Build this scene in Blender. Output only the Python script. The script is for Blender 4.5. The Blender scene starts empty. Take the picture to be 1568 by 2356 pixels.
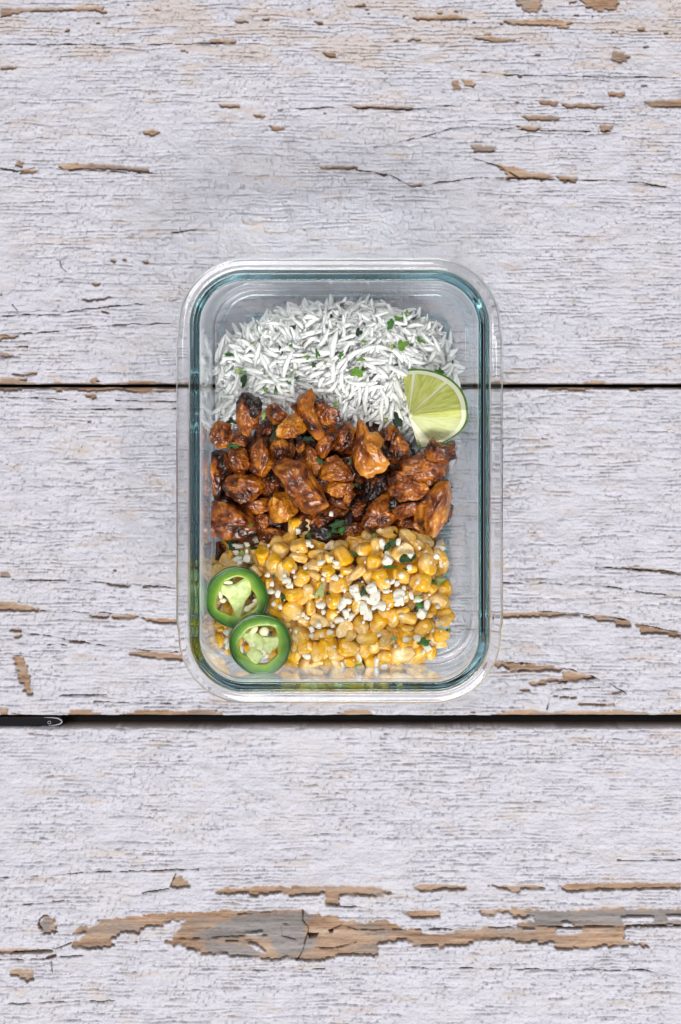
import bpy, math, random
import numpy as np
from mathutils import Vector, Matrix, Euler

SC = bpy.context.scene
COL = SC.collection
PI = math.pi

# ------------------------------------------------------------------ camera, world, lamps, exposure
DCAM = 0.85
cam_d = bpy.data.cameras.new("camera")
cam = bpy.data.objects.new("camera", cam_d); COL.objects.link(cam)
CX0, CY0 = 0.042, 0.060            # the lens stands a little right of and above the middle of the frame
cam.location = (CX0, CY0, DCAM)
cam_d.sensor_fit = 'HORIZONTAL'; cam_d.sensor_width = 36.0
cam_d.lens = 36.0 * DCAM / 0.34
cam_d.shift_x = -CX0 / 0.34; cam_d.shift_y = -CY0 / 0.34
cam_d.clip_start = 0.01; cam_d.clip_end = 20
SC.camera = cam

w = bpy.data.worlds.new("World"); SC.world = w; w.use_nodes = True
bg = w.node_tree.nodes["Background"]
bg.inputs[0].default_value = (0.97, 0.975, 1.0, 1); bg.inputs[1].default_value = 0.26

def area(name, loc, target, size, power, col):
    l = bpy.data.lights.new(name, 'AREA'); l.shape = 'RECTANGLE'
    l.size, l.size_y = size; l.energy = power; l.color = col
    o = bpy.data.objects.new(name, l); COL.objects.link(o)
    o.location = loc
    o.rotation_euler = (Vector(target) - Vector(loc)).to_track_quat('-Z', 'Y').to_euler()
    return o
area("softbox_lamp", (0.70, -2.40, 2.70), (0, 0.0, 0.0), (2.6, 1.2), 134.0, (1.0, 0.985, 0.97))
area("added_fill_lamp", (-0.50, 0.70, 2.50), (0, 0.0, 0.0), (1.1, 0.8), 27.0, (1.0, 0.99, 0.985))  # added overhead fill that brightens the container's inside; no actual window

SC.view_settings.view_transform = 'Standard'; SC.view_settings.look = 'None'
SC.view_settings.gamma = 1; SC.view_settings.exposure = 0.15
cy = SC.cycles
cy.max_bounces = 20; cy.transmission_bounces = 20; cy.glossy_bounces = 8; cy.diffuse_bounces = 12
cy.transparent_max_bounces = 8; cy.caustics_refractive = True; cy.caustics_reflective = True
cy.sample_clamp_indirect = 40.0
cy.use_denoising = True; cy.blur_glossy = 0.0

# ------------------------------------------------------------------ picture <-> place
S = 0.34 / 1568.0                     # metres per unit of the 1568-wide layout plan, on the table
def at(x, y, z=0.0):
    k = (DCAM - z) / DCAM
    return Vector((CX0 + ((x - 784) * S - CX0) * k, CY0 + ((1178 - y) * S - CY0) * k, z))
CR = {  # enlarged plans used for measuring: origin and scale (photo pixels per unit)
 'A': (560, 1460, .2296), 'B': (920, 1460, .2296), 'C': (560, 1660, .2296), 'D': (920, 1660, .2296),
 'E': (550, 1090, .2360), 'F': (920, 1090, .2615), 'G': (550, 1290, .2360), 'H': (920, 1290, .2360),
 'K': (480, 1080, .6122), 'J': (480, 700, .6122), 'L': (480, 1480, .6122),
 'M': (480, 2400, .4847), 'N': (1160, 2400, .4847), 'O': (0, 2450, .3571), 'Q': (0, 1600, .3316),
 'U': (1400, 1600, .3316), 'W': (0, 700, .3316), 'R': (570, 840, .2360), 'P': (920, 840, .2423),
 'V': (0, 0, 1.2245)}
def cv(c, u, v):
    x0, y0, s = CR[c]
    return ((x0 + u * s) / 1.2245, (y0 + v * s) / 1.2245)
def cl(c, l): return l * CR[c][2] / 1.2245
def poly(c, pts): return [cv(c, *p) for p in pts]

rng = random.Random(7)
nrng = np.random.default_rng(11)

# ------------------------------------------------------------------ numpy noise
_T2 = nrng.random((8, 256, 256)).astype(np.float32)
def vn2(x, y, seed=0):
    t = _T2[seed % 8]; ox = seed * 37.7; oy = seed * 91.3
    x = x + ox; y = y + oy
    xi = np.floor(x).astype(np.int64); yi = np.floor(y).astype(np.int64)
    fx = x - xi; fy = y - yi
    fx = fx * fx * (3 - 2 * fx); fy = fy * fy * (3 - 2 * fy)
    a = t[xi & 255, yi & 255]; b = t[(xi + 1) & 255, yi & 255]
    c = t[xi & 255, (yi + 1) & 255]; d = t[(xi + 1) & 255, (yi + 1) & 255]
    return (a * (1 - fx) + b * fx) * (1 - fy) + (c * (1 - fx) + d * fx) * fy
def fb2(x, y, seed=0, o=4, g=.5):
    r = 0; a = 1; t = 0
    for k in range(o):
        r = r + a * vn2(x * 2 ** k, y * 2 ** k, seed + k); t += a; a *= g
    return r / t
_T3 = nrng.random((64, 64, 64)).astype(np.float32)
def vn3(p, seed=0):
    p = p + np.array([seed * 17.31, seed * 7.77, seed * 3.33])
    i = np.floor(p).astype(np.int64); f = p - i; f = f * f * (3 - 2 * f)
    r = 0
    for dx in (0, 1):
        for dy in (0, 1):
            for dz in (0, 1):
                wgt = (f[:, 0] if dx else 1 - f[:, 0]) * (f[:, 1] if dy else 1 - f[:, 1]) * (f[:, 2] if dz else 1 - f[:, 2])
                r = r + wgt * _T3[(i[:, 0] + dx) & 63, (i[:, 1] + dy) & 63, (i[:, 2] + dz) & 63]
    return r
def fb3(p, seed=0, o=3, g=.5):
    r = 0; a = 1; t = 0
    for k in range(o):
        r = r + a * vn3(p * 2 ** k, seed + k); t += a; a *= g
    return r / t
def worley(x, y, seed=0):
    t = _T2[seed % 8]; t2 = _T2[(seed + 3) % 8]
    xi = np.floor(x).astype(np.int64); yi = np.floor(y).astype(np.int64)
    f1 = np.full(x.shape, 9.0); f2 = np.full(x.shape, 9.0); cx = np.zeros(x.shape); cyy = np.zeros(x.shape)
    for dx in (-1, 0, 1):
        for dy in (-1, 0, 1):
            qx = xi + dx; qy = yi + dy
            px = qx + .15 + .7 * t[qx & 255, qy & 255]; py = qy + .15 + .7 * t2[qx & 255, qy & 255]
            d = np.sqrt((px - x) ** 2 + (py - y) ** 2)
            near = d < f1
            f2 = np.where(near, f1, np.minimum(f2, d)); cx = np.where(near, px, cx); cyy = np.where(near, py, cyy)
            f1 = np.where(near, d, f1)
    return f1, f2, cx, cyy
def inside(px, py, pg):
    r = np.zeros(px.shape, bool); n = len(pg)
    for i in range(n):
        x1, y1 = pg[i]; x2, y2 = pg[(i + 1) % n]
        if y1 == y2: continue
        c = ((y1 > py) != (y2 > py)) & (px < (x2 - x1) * (py - y1) / (y2 - y1) + x1)
        r ^= c
    return r
def pdist(x, y, pg):
    best = 1e9; n = len(pg)
    for i in range(n):
        x1, y1 = pg[i]; x2, y2 = pg[(i + 1) % n]
        dx, dy = x2 - x1, y2 - y1; L = dx * dx + dy * dy
        t = 0 if L == 0 else max(0, min(1, ((x - x1) * dx + (y - y1) * dy) / L))
        best = min(best, math.hypot(x - x1 - t * dx, y - y1 - t * dy))
    ins = bool(inside(np.array([float(x)]), np.array([float(y)]), pg)[0])
    return best if ins else -best
def sst(a, b, x):
    t = np.clip((x - a) / (b - a), 0, 1); return t * t * (3 - 2 * t)

# ------------------------------------------------------------------ mesh + object helpers
def mesh(name, v, f, m=None, smooth=True, attrs=None):
    me = bpy.data.meshes.new(name)
    v = np.asarray(v, dtype=np.float32)
    if isinstance(f, np.ndarray):
        n, k = f.shape
        me.vertices.add(len(v)); me.vertices.foreach_set('co', v.ravel())
        me.loops.add(n * k); me.loops.foreach_set('vertex_index', f.ravel().astype(np.int32))
        me.polygons.add(n); me.polygons.foreach_set('loop_start', np.arange(0, n * k, k, dtype=np.int32))
        me.update(calc_edges=True)
    else:
        me.from_pydata([tuple(map(float, a)) for a in v], [], f)
    me.validate()
    me.polygons.foreach_set('use_smooth', [smooth] * len(me.polygons))
    if attrs:
        for k, a in attrs.items():
            at_ = me.attributes.new(k, 'FLOAT', 'POINT'); at_.data.foreach_set('value', np.asarray(a, dtype=np.float32).ravel())
    if m: me.materials.append(m)
    me.update()
    return me
def obj(name, me, parent=None, loc=None, rot=None, scale=None):
    o = bpy.data.objects.new(name, me); COL.objects.link(o)
    if parent: o.parent = parent
    if loc is not None: o.location = loc
    if rot is not None: o.rotation_euler = rot
    if scale is not None: o.scale = scale
    return o
def tag(o, label=None, cat=None, group=None, kind=None):
    if label: o['label'] = label
    if cat: o['category'] = cat
    if group: o['group'] = group
    if kind: o['kind'] = kind
    return o
def uv_blob(nt, nr):
    """unit sphere: verts, quads/tris"""
    v = [(0, 0, 1)]
    for i in range(1, nr):
        a = PI * i / nr
        for j in range(nt):
            b = 2 * PI * j / nt
            v.append((math.sin(a) * math.cos(b), math.sin(a) * math.sin(b), math.cos(a)))
    v.append((0, 0, -1))
    f = [(0, 1 + j, 1 + (j + 1) % nt) for j in range(nt)]
    for i in range(nr - 2):
        for j in range(nt):
            a = 1 + i * nt + j; b = 1 + i * nt + (j + 1) % nt
            f.append((a, a + nt, b + nt, b))
    e = len(v) - 1; o = 1 + (nr - 2) * nt
    f += [(o + j, e, o + (j + 1) % nt) for j in range(nt)]
    return np.array(v), f

# ------------------------------------------------------------------ materials
class NT:
    def __init__(s, name):
        s.m = bpy.data.materials.new(name); s.m.use_nodes = True; s.t = s.m.node_tree; s.n = s.t.nodes
        s.b = s.n['Principled BSDF']; s.out = s.n['Material Output']
    def add(s, t, **k):
        n = s.n.new(t)
        for a, b in k.items(): setattr(n, a, b)
        return n
    def link(s, a, b): s.t.links.new(a, b)
    def attr(s, name): return s.add('ShaderNodeAttribute', attribute_name=name).outputs['Fac']
    def noise(s, sc, vec=None, det=4, rough=.55, dist=0):
        n = s.add('ShaderNodeTexNoise'); n.inputs['Scale'].default_value = sc; n.inputs['Detail'].default_value = det
        n.inputs['Roughness'].default_value = rough; n.inputs['Distortion'].default_value = dist
        if vec is not None: s.link(vec, n.inputs['Vector'])
        return n.outputs['Fac']
    def coord(s, scale=(1, 1, 1), kind='Object', loc=(0, 0, 0)):
        c = s.add('ShaderNodeTexCoord'); mp = s.add('ShaderNodeMapping'); mp.inputs['Scale'].default_value = scale
        mp.inputs['Location'].default_value = loc
        s.link(c.outputs[kind], mp.inputs['Vector']); return mp.outputs[0]
    def coord_rand(s, scale=(1, 1, 1), amt=9.0):
        c = s.add('ShaderNodeTexCoord'); mp = s.add('ShaderNodeMapping'); mp.inputs['Scale'].default_value = scale
        s.link(c.outputs['Object'], mp.inputs['Vector'])
        oi = s.add('ShaderNodeObjectInfo'); mu = s.add('ShaderNodeMath', operation='MULTIPLY'); mu.inputs[1].default_value = amt
        s.link(oi.outputs['Random'], mu.inputs[0])
        cb = s.add('ShaderNodeCombineXYZ'); s.link(mu.outputs[0], cb.inputs[0]); s.link(mu.outputs[0], cb.inputs[2])
        ad = s.add('ShaderNodeVectorMath', operation='ADD'); s.link(mp.outputs[0], ad.inputs[0]); s.link(cb.outputs[0], ad.inputs[1])
        return ad.outputs[0]
    def ramp(s, fac, stops, interp='LINEAR'):
        r = s.add('ShaderNodeValToRGB'); r.color_ramp.interpolation = interp
        e = r.color_ramp.elements
        while len(e) < len(stops): e.new(.5)
        for i, (p, c) in enumerate(stops):
            e[i].position = p; e[i].color = (c, c, c, 1) if not isinstance(c, tuple) else (*c, 1)
        s.link(fac, r.inputs[0]); return r.outputs[0]
    def mix(s, fac, a, b, mode='MIX'):
        m = s.add('ShaderNodeMix', data_type='RGBA', blend_type=mode)
        for i, x in ((0, fac), (6, a), (7, b)):
            if isinstance(x, (int, float)): m.inputs[i].default_value = x
            elif isinstance(x, tuple): m.inputs[i].default_value = (*x, 1)
            else: s.link(x, m.inputs[i])
        return m.outputs[2]
    def math(s, op, a, b=0.0, clamp=False):
        m = s.add('ShaderNodeMath', operation=op); m.use_clamp = clamp
        for i, x in ((0, a), (1, b)):
            if isinstance(x, (int, float)): m.inputs[i].default_value = x
            else: s.link(x, m.inputs[i])
        return m.outputs[0]
    def bump(s, h, dist=.0003, st=1.0, prev=None):
        b = s.add('ShaderNodeBump'); b.inputs['Strength'].default_value = st; b.inputs['Distance'].default_value = dist
        s.link(h, b.inputs['Height'])
        if prev is not None: s.link(prev, b.inputs['Normal'])
        return b.outputs[0]
    def set(s, **k):
        for a, x in k.items():
            i = s.b.inputs[a.replace('_', ' ')]
            if isinstance(x, (int, float)): i.default_value = x
            elif isinstance(x, tuple): i.default_value = (*x, 1) if len(x) == 3 and i.type == 'RGBA' else x
            else: s.link(x, i)
        return s.m
    def sss(s, wt, rad, scale):
        s.b.inputs['Subsurface Weight'].default_value = wt
        s.b.inputs['Subsurface Radius'].default_value = rad
        s.b.inputs['Subsurface Scale'].default_value = scale

def mat_plank():
    t = NT('flaking_white_paint_on_wood')
    bare = t.attr('bare'); grey = t.attr('grey'); crack_and_shade = t.attr('crack_and_shade'); stain = t.attr('stain')
    fine = t.noise(1400, t.coord(), 5, .6); mid = t.noise(160, t.coord((.45, 1, 1)), 6, .62)
    grain = t.noise(300, t.coord((.06, 1, 1)), 6, .62, .4)
    blot = t.noise(55, t.coord((.5, 1, 1), loc=(3, 1, 0)), 5, .6)
    paint = t.ramp(mid, [(.25, (.42, .41, .45)), (.5, (.525, .515, .57)), (.75, (.58, .57, .63))])
    paint = t.mix(t.math('MULTIPLY', t.ramp(blot, [(.5, 0.0), (.72, 1.0)]), .22), paint, (.60, .545, .50))
    paint = t.mix(t.math('MULTIPLY', t.ramp(fine, [(.55, 0.0), (.8, 1.0)]), .3), paint, (.48, .46, .47))
    paint = t.mix(stain, paint, (.50, .41, .345))
    wood = t.ramp(grain, [(.28, (.11, .052, .026)), (.40, (.27, .155, .095)), (.54, (.42, .275, .185)), (.72, (.53, .41, .32))])
    wood = t.mix(t.math('MULTIPLY', t.ramp(blot, [(.35, 0.0), (.7, 1.0)]), .6), wood, (.27, .20, .145))
    gw = t.ramp(grain, [(.28, (.09, .075, .07)), (.45, (.20, .18, .172)), (.7, (.31, .285, .28))])
    wood = t.mix(t.math('MULTIPLY', t.ramp(t.noise(110, t.coord((.4, 1, 1), loc=(7, 2, 0)), 6, .65, .8), [(.52, 0.0), (.7, 1.0)]), .55), wood, (.17, .085, .035))
    wood = t.mix(grey, wood, gw)
    c = t.mix(bare, paint, wood)
    c = t.mix(crack_and_shade, c, (.05, .030, .02))  # real cracks, and the shade line painted along lower borders of bare patches
    h1 = t.bump(t.noise(420, t.coord((.5, 1, 1)), 7, .7, .5), .0010, .8)
    h2 = t.bump(fine, .00010, .6, h1)
    h3 = t.bump(grain, .0003, .35, h2)
    rough = t.mix(bare, (.52, .52, .52), (.75, .75, .75))
    return t.set(Base_Color=c, Roughness=rough, Normal=h3, Specular_IOR_Level=.3)
def mat_simple(name, col, rough=.5, **k):
    t = NT(name); return t.set(Base_Color=col, Roughness=rough, **k)

M_PLANK = mat_plank()
def mat_backing():
    t = NT('dark_gap_board'); n = t.noise(90, t.coord((.2, 1, 1)), 4)
    return t.set(Base_Color=t.ramp(n, [(.3, (.004, .004, .005)), (.8, (.012, .010, .010))]), Roughness=.7)
M_BACK = mat_backing()

def mat_glass():
    t = NT('teal_tinted_glass'); n = t.n
    n.remove(t.b)
    g = t.add('ShaderNodeBsdfGlass'); g.inputs['IOR'].default_value = 1.5; g.inputs['Roughness'].default_value = 0
    g.inputs['Color'].default_value = (1, 1, 1, 1)
    t.link(g.outputs[0], t.out.inputs['Surface'])
    v = t.add('ShaderNodeVolumeAbsorption'); v.inputs['Color'].default_value = (0.0, .84, .88, 1)
    v.inputs['Density'].default_value = 0.6
    t.link(v.outputs[0], t.out.inputs['Volume'])
    return t.m
M_GLASS = mat_glass()

def mat_rice():
    t = NT('cooked_rice'); n = t.noise(420, t.coord_rand(), 3)
    c = t.ramp(n, [(.3, (.85, .86, .815)), (.7, (.91, .92, .885))])
    t.sss(1.0, (1, .98, .94), .0042)
    b = t.bump(t.noise(1500, t.coord_rand((.3, 1, 1)), 3), .0001, .35)
    return t.set(Base_Color=c, Roughness=.38, Normal=b, Specular_IOR_Level=.4)
M_RICE = mat_rice()

def mat_corn():
    t = NT('sweetcorn_skin')
    tone = t.add('ShaderNodeObjectInfo')
    sp = t.add('ShaderNodeSeparateColor'); t.link(tone.outputs['Color'], sp.inputs[0])
    c0 = t.add('ShaderNodeTexCoord'); sx = t.add('ShaderNodeSeparateXYZ'); t.link(c0.outputs['Object'], sx.inputs[0])
    n = t.noise(300, t.coord_rand(), 4, .6, .6)
    x = t.math('ADD', t.math('MULTIPLY', sx.outputs[0], -170.0), t.math('MULTIPLY', t.math('SUBTRACT', n, .5), 1.6))
    base = t.ramp(n, [(.3, (.62, .29, .003)), (.55, (.78, .42, .009)), (.75, (.84, .51, .03))])
    pale = t.ramp(n, [(.3, (.58, .36, .10)), (.6, (.76, .56, .26)), (.8, (.84, .71, .45))])
    f = t.math('ADD', t.math('MULTIPLY', x, .62), t.math('MULTIPLY', sp.outputs[0], 1.0), clamp=True)
    col = t.mix(f, base, pale)
    cream = t.noise(240, t.coord_rand((1, 1, 1), 31), 5, .65, 1.2)
    col = t.mix(t.math('MULTIPLY', t.ramp(cream, [(.55, 0.0), (.64, 1.0)]), .50), col, (.86, .80, .67))
    t.sss(.15, (1, .7, .2), .0010)
    b = t.bump(t.noise(650, t.coord_rand((.4, 1, 1)), 4), .0003, .5)
    return t.set(Base_Color=col, Roughness=.17, Normal=b, Specular_IOR_Level=.45)
M_CORN = mat_corn()

def mat_chicken():
    t = NT('glazed_browned_chicken')
    oi = t.add('ShaderNodeObjectInfo'); sp = t.add('ShaderNodeSeparateColor'); t.link(oi.outputs['Color'], sp.inputs[0])
    tone = sp.outputs[0]
    big = t.noise(120, t.coord_rand((.8,1,1), amt=23), 3, .5, .6)
    fib = t.noise(520, t.coord_rand((.14, 1, 1), 13), 6, .62, .5)
    fine = t.noise(1300, t.coord_rand(amt=5), 4, .6)
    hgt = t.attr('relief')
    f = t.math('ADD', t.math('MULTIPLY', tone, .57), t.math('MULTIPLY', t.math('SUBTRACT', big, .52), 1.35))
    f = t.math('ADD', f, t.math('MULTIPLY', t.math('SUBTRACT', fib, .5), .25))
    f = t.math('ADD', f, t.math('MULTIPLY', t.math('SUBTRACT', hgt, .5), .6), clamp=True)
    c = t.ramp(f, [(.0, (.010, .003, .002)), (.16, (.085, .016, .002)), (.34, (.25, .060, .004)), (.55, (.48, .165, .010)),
                   (.78, (.66, .30, .040)), (1.0, (.78, .50, .17))])
    b = t.bump(fib, .0009, .35); b2 = t.bump(fine, .0003, .5, b)
    rg = t.ramp(t.noise(260, t.coord_rand(amt=3), 3), [(.35, .16), (.7, .42)])
    return t.set(Base_Color=c, Roughness=rg, Normal=b2, Specular_IOR_Level=.4, Coat_Weight=.5, Coat_Roughness=.08)
M_CHICK = mat_chicken()

def mat_cheese():
    t = NT('crumbly_white_cheese'); n = t.noise(500, t.coord_rand(), 4)
    t.sss(.25, (1, .95, .8), .001)
    return t.set(Base_Color=t.ramp(n, [(.3, (.76, .72, .58)), (.65, (.88, .865, .77))]), Roughness=.55,
                 Normal=t.bump(t.noise(1600, t.coord_rand(), 4), .0003, .7), Specular_IOR_Level=.3)
M_CHEESE = mat_cheese()
def mat_leaf():
    t = NT('chopped_herb_leaf')
    oi = t.add('ShaderNodeObjectInfo'); n = t.noise(500, t.coord_rand(), 4)
    sh = t.ramp(n, [(.3, .6), (.7, 1.15)])
    c = t.mix(1.0, oi.outputs['Color'], sh, 'MULTIPLY')
    v = t.noise(900, t.coord_rand((.5, 1, 1)), 3)
    return t.set(Base_Color=c, Roughness=.38, Normal=t.bump(v, .0003, .6), Specular_IOR_Level=.4)
M_LEAF = mat_leaf()
def mat_grad(name, stops, nscale=300, rough=.35, sss=0.0, bump=.0002, coat=0, bs=900):
    t = NT(name); n = t.noise(nscale, t.coord_rand(), 4)
    if sss: t.sss(sss, (.8, 1, .4), .0015)
    return t.set(Base_Color=t.ramp(n, stops), Roughness=rough, Normal=t.bump(t.noise(bs, t.coord_rand(), 4), bump, .6), Coat_Weight=coat, Coat_Roughness=.1)
M_SKIN = mat_grad('pepper_skin', [(.3, (.012, .060, .006)), (.7, (.022, .105, .010))], 250, .22, 0, .00008, .3)
def mat_flesh():
    t = NT('pepper_flesh'); r = t.attr('radial'); n = t.noise(420, t.coord_rand(), 5)
    f = t.math('ADD', r, t.math('MULTIPLY', t.math('SUBTRACT', n, .5), .22), clamp=True)
    t.sss(.2, (.5, 1, .2), .0015)
    c = t.ramp(f, [(0.0, (.36, .48, .085)), (.25, (.17, .31, .018)), (.5, (.085, .215, .007)), (.75, (.040, .145, .004)), (1, (.014, .075, .003))])
    return t.set(Base_Color=c, Roughness=.3, Normal=t.bump(t.noise(900, t.coord_rand(), 4), .0003, .5), Coat_Weight=.25, Coat_Roughness=.1)
M_FLESH = mat_flesh()
M_MEMB = mat_grad('pepper_core', [(.3, (.42, .54, .14)), (.5, (.58, .68, .27)), (.7, (.74, .80, .46))], 350, .35, .3, .0006, 0, 500)
M_SEED = mat_grad('pepper_seed', [(.3, (.70, .66, .38)), (.7, (.84, .82, .60))], 400, .4, .2)
M_RIND = mat_grad('lime_peel', [(.35, (.055, .145, .008)), (.7, (.13, .28, .02))], 500, .3, 0, .0004, .3, 1500)
M_PITH = mat_grad('lime_pith', [(.3, (.78, .82, .52)), (.7, (.88, .90, .70))], 300, .45, .3, .0003)
def mat_pulp():
    t = NT('lime_pulp')
    cb = t.add('ShaderNodeCombineXYZ'); t.link(t.attr('around'), cb.inputs[0]); t.link(t.attr('outward'), cb.inputs[1])
    k = t.attr('depthface')
    r = t.noise(900, cb.outputs[0], 3, .6, .3); r2 = t.noise(260, cb.outputs[0], 3, .5, .4)
    f = t.math('ADD', t.math('MULTIPLY', r, .65), t.math('MULTIPLY', r2, .35))
    c = t.ramp(f, [(.34, (.42, .45, .06)), (.47, (.53, .56, .11)), (.57, (.62, .65, .19)), (.70, (.78, .80, .44))])
    c = t.mix(t.math('MULTIPLY', k, .62), c, (.78, .84, .53))
    t.sss(.4, (.7, 1, .4), .002)
    return t.set(Base_Color=c, Roughness=.16, Normal=t.bump(f, .0012, .9), Coat_Weight=.5, Coat_Roughness=.06)
M_PULP = mat_pulp()

# ------------------------------------------------------------------ the planks
GX0, GX1 = -70.0, 1638.0
BARE = [poly('M', p) for p in [
 [(262,240),(300,215),(600,205),(900,205),(1110,200),(1230,220),(1300,245),(1200,262),(1100,255),(980,258),(975,310),(905,312),(895,245),(700,258),(620,235),(480,262),(420,240),(300,252)],
 [(0,520),(60,450),(80,400),(140,360),(300,345),(420,350),(560,345),(680,345),(760,335),(840,372),(950,370),(1000,400),(1120,412),(1230,400),(1370,450),(1568,458),(1568,555),(1440,540),(1400,525),(1290,520),(1210,545),(1200,615),(1100,600),(1000,600),(940,625),(860,635),(750,630),(700,615),(600,640),(560,630),(440,615),(320,600),(180,595),(60,545)],
 [(0,210),(45,125),(80,150),(112,200),(20,218)], [(1400,205),(1568,195),(1568,228),(1470,235)], [(1340,350),(1568,345),(1568,385),(1420,388)]]]
BARE += [poly('N', p) for p in [
 [(0,205),(60,235),(200,225),(320,222),(320,200),(40,192)], [(440,195),(620,240),(640,222),(780,218),(740,200)],
 [(870,210),(900,238),(1100,224),(1568,217),(1568,183),(1200,183),(900,188)],
 [(0,345),(160,345),(160,385),(60,380),(0,385)],
 [(370,345),(600,332),(800,345),(1100,333),(1568,333),(1700,333),(1700,430),(1240,442),(1230,515),(1350,540),(1400,552),(1200,552),(1000,562),(850,572),(830,535),(650,530),(560,510),(550,500),(360,520),(340,550),(150,558),(0,548),(0,460),(250,455),(640,446),(620,420),(720,405),(715,380),(600,385),(560,360),(430,375)]]]
BARE += [poly('O', p) for p in [
 [(560,590),(640,540),(800,400),(900,390),(1200,360),(1568,330),(1568,610),(1400,592),(1250,585),(1350,560),(1450,400),(1290,420),(1270,450),(1130,460),(1100,510),(980,500),(880,550),(900,605),(840,628),(700,640),(600,620)],
 [(60,815),(150,795),(250,790),(262,850),(235,888),(190,872),(130,850)], [(0,632),(200,628),(420,640),(420,655),(0,668)],
 [(360,690),(440,665),(440,690),(360,710)], [(300,440),(370,368),(430,400),(440,500),(350,510)],
 [(-200,640),(0,632),(0,668),(-200,680)], [(590,470),(700,440),(780,400),(700,500),(560,520)]]]
BARE += [poly('Q', p) for p in [
 [(-200,300),(0,290),(60,290),(220,318),(340,350),(320,376),(0,362),(-200,350)], [(900,126),(1110,140),(1100,162),(940,150)],
 [(740,400),(930,405),(900,428),(780,420)], [(945,398),(1180,405),(1130,440),(960,436)], [(1205,422),(1568,445),(1568,474),(1330,470),(1240,455)],
 [(1090,712),(1300,712),(1568,738),(1568,792),(1320,775),(1100,740)], [(120,745),(208,755),(268,1092),(228,1092),(150,900)],
 [(0,30),(50,32),(95,75),(60,84),(0,78)], [(590,618),(720,622),(710,640),(600,632)], [(1230,140),(1290,150),(1280,166),(1220,160)],
 [(80,515),(185,520),(180,545),(80,540)], [(130,570),(190,575),(160,600),(110,600)], [(0,1185),(60,1200),(60,1255),(0,1262)]]]
BARE += [poly('U', p) for p in [
 [(-40,386),(240,380),(420,378),(700,392),(720,402),(480,412),(330,416),(210,420),(80,432),(-40,425)],
 [(745,408),(900,412),(1050,430),(1150,450),(1130,490),(1010,500),(980,458),(840,450)], [(1160,470),(1300,500),(1568,556),(1700,570),(1700,620),(1568,595),(1420,568),(1250,565),(1215,505)],
 [(-160,790),(0,792),(220,812),(400,826),(550,858),(540,880),(230,882),(110,885),(60,840),(-160,838)],
 [(560,868),(700,890),(850,936),(660,968),(560,965),(420,985),(330,1004),(260,985),(560,930)],
 [(700,1150),(1000,1150),(1000,1168),(700,1170)], [(1000,1062),(1070,1050),(1060,1068),(940,1075)], [(200,1030),(290,1030),(280,1046),(190,1044)],
 [(900,-10),(1320,5),(1568,45),(1568,60),(1280,25)], [(520,1095),(700,1095),(640,1112)]]]
BARE += [poly('V', p) for p in [
 [(130,376),(210,375),(272,380),(340,386),(345,396),(250,388),(140,389)], [(1145,378),(1190,384),(1235,398),(1270,402),(1270,414),(1210,412),(1170,408)], [(1280,402),(1330,408),(1325,418),(1290,416)],
 [(1080,332),(1140,336),(1140,348),(1095,349)], [(800,240),(950,244),(950,252),(830,249)], [(1240,230),(1285,232),(1280,243),(1244,240)], [(1290,236),(1390,241),(1375,249),(1300,245)],
 [(1200,264),(1290,267),(1285,277),(1215,275)], [(1190,289),(1245,290),(1235,300),(1205,299)], [(1405,120),(1430,115),(1450,130),(1430,145),(1408,138)],
 [(1195,-20),(1245,-20),(1250,10),(1230,28),(1205,22),(1192,5)], [(1330,-10),(1425,-10),(1420,22),(1380,24),(1350,12)],
 [(330,300),(350,295),(368,303),(355,310),(335,309)], [(1040,185),(1055,182),(1062,205),(1045,205)], [(1065,180),(1095,188),(1090,198),(1070,198)], [(505,236),(555,240),(550,247),(510,246)],
 [(585,262),(610,266),(605,272),(590,270)], [(40,368),(55,372),(50,384),(36,380)], [(50,388),(90,390),(80,398),(45,399)], [(735,382),(825,381),(820,388),(745,388)], [(870,398),(890,400),(885,405)],
 [(940,425),(975,420),(970,427),(942,429)], [(1380,284),(1410,290),(1405,303),(1383,302)], [(1480,232),(1568,226),(1600,240),(1568,246),(1500,244)], [(620,288),(655,292),(650,300),(625,300)],
 [(1400,210),(1440,212),(1435,224),(1405,220)], [(1160,46),(1280,44),(1330,52),(1270,58),(1170,54)], [(1080,85),(1130,84),(1190,92),(1140,96)], [(0,15),(60,18),(240,14),(238,22),(60,26),(0,38)],
 [(740,118),(770,120),(774,130),(752,128)], [(480,88),(545,90),(540,98),(485,97)], [(0,150),(40,152),(35,158),(0,158)], [(540,44),(560,42),(575,50),(545,50)], [(950,38),(1050,32),(1080,42),(960,45)]]]
BARE += [poly('W', p) for p in [
 [(-200,735),(0,732),(150,738),(140,750),(0,782),(-200,790)], [(0,885),(60,890),(112,912),(30,925),(0,922)], [(0,1098),(222,1098),(222,1125),(0,1142)], [(85,1060),(180,1068),(310,1050),(305,1070),(160,1082)],
 [(765,1105),(810,1092),(845,1125),(800,1148),(760,1130)], [(720,1235),(810,1232),(812,1262),(790,1275),(735,1262)], [(800,1185),(1000,1188),(1200,1196),(1500,1200),(1500,1222),(1200,1214),(1000,1198),(820,1208)],
 [(700,430),(850,425),(930,405),(945,415),(860,440),(750,448)], [(780,290),(850,288),(840,308),(815,318)], [(860,525),(905,530),(925,545),(880,548)], [(0,360),(18,365),(10,395),(0,395)],
 [(940,90),(985,85),(975,120),(945,115)], [(1210,100),(1260,98),(1250,122),(1225,120)], [(700,1142),(900,1150),(1000,1158),(750,1168),(600,1150)]]]
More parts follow.
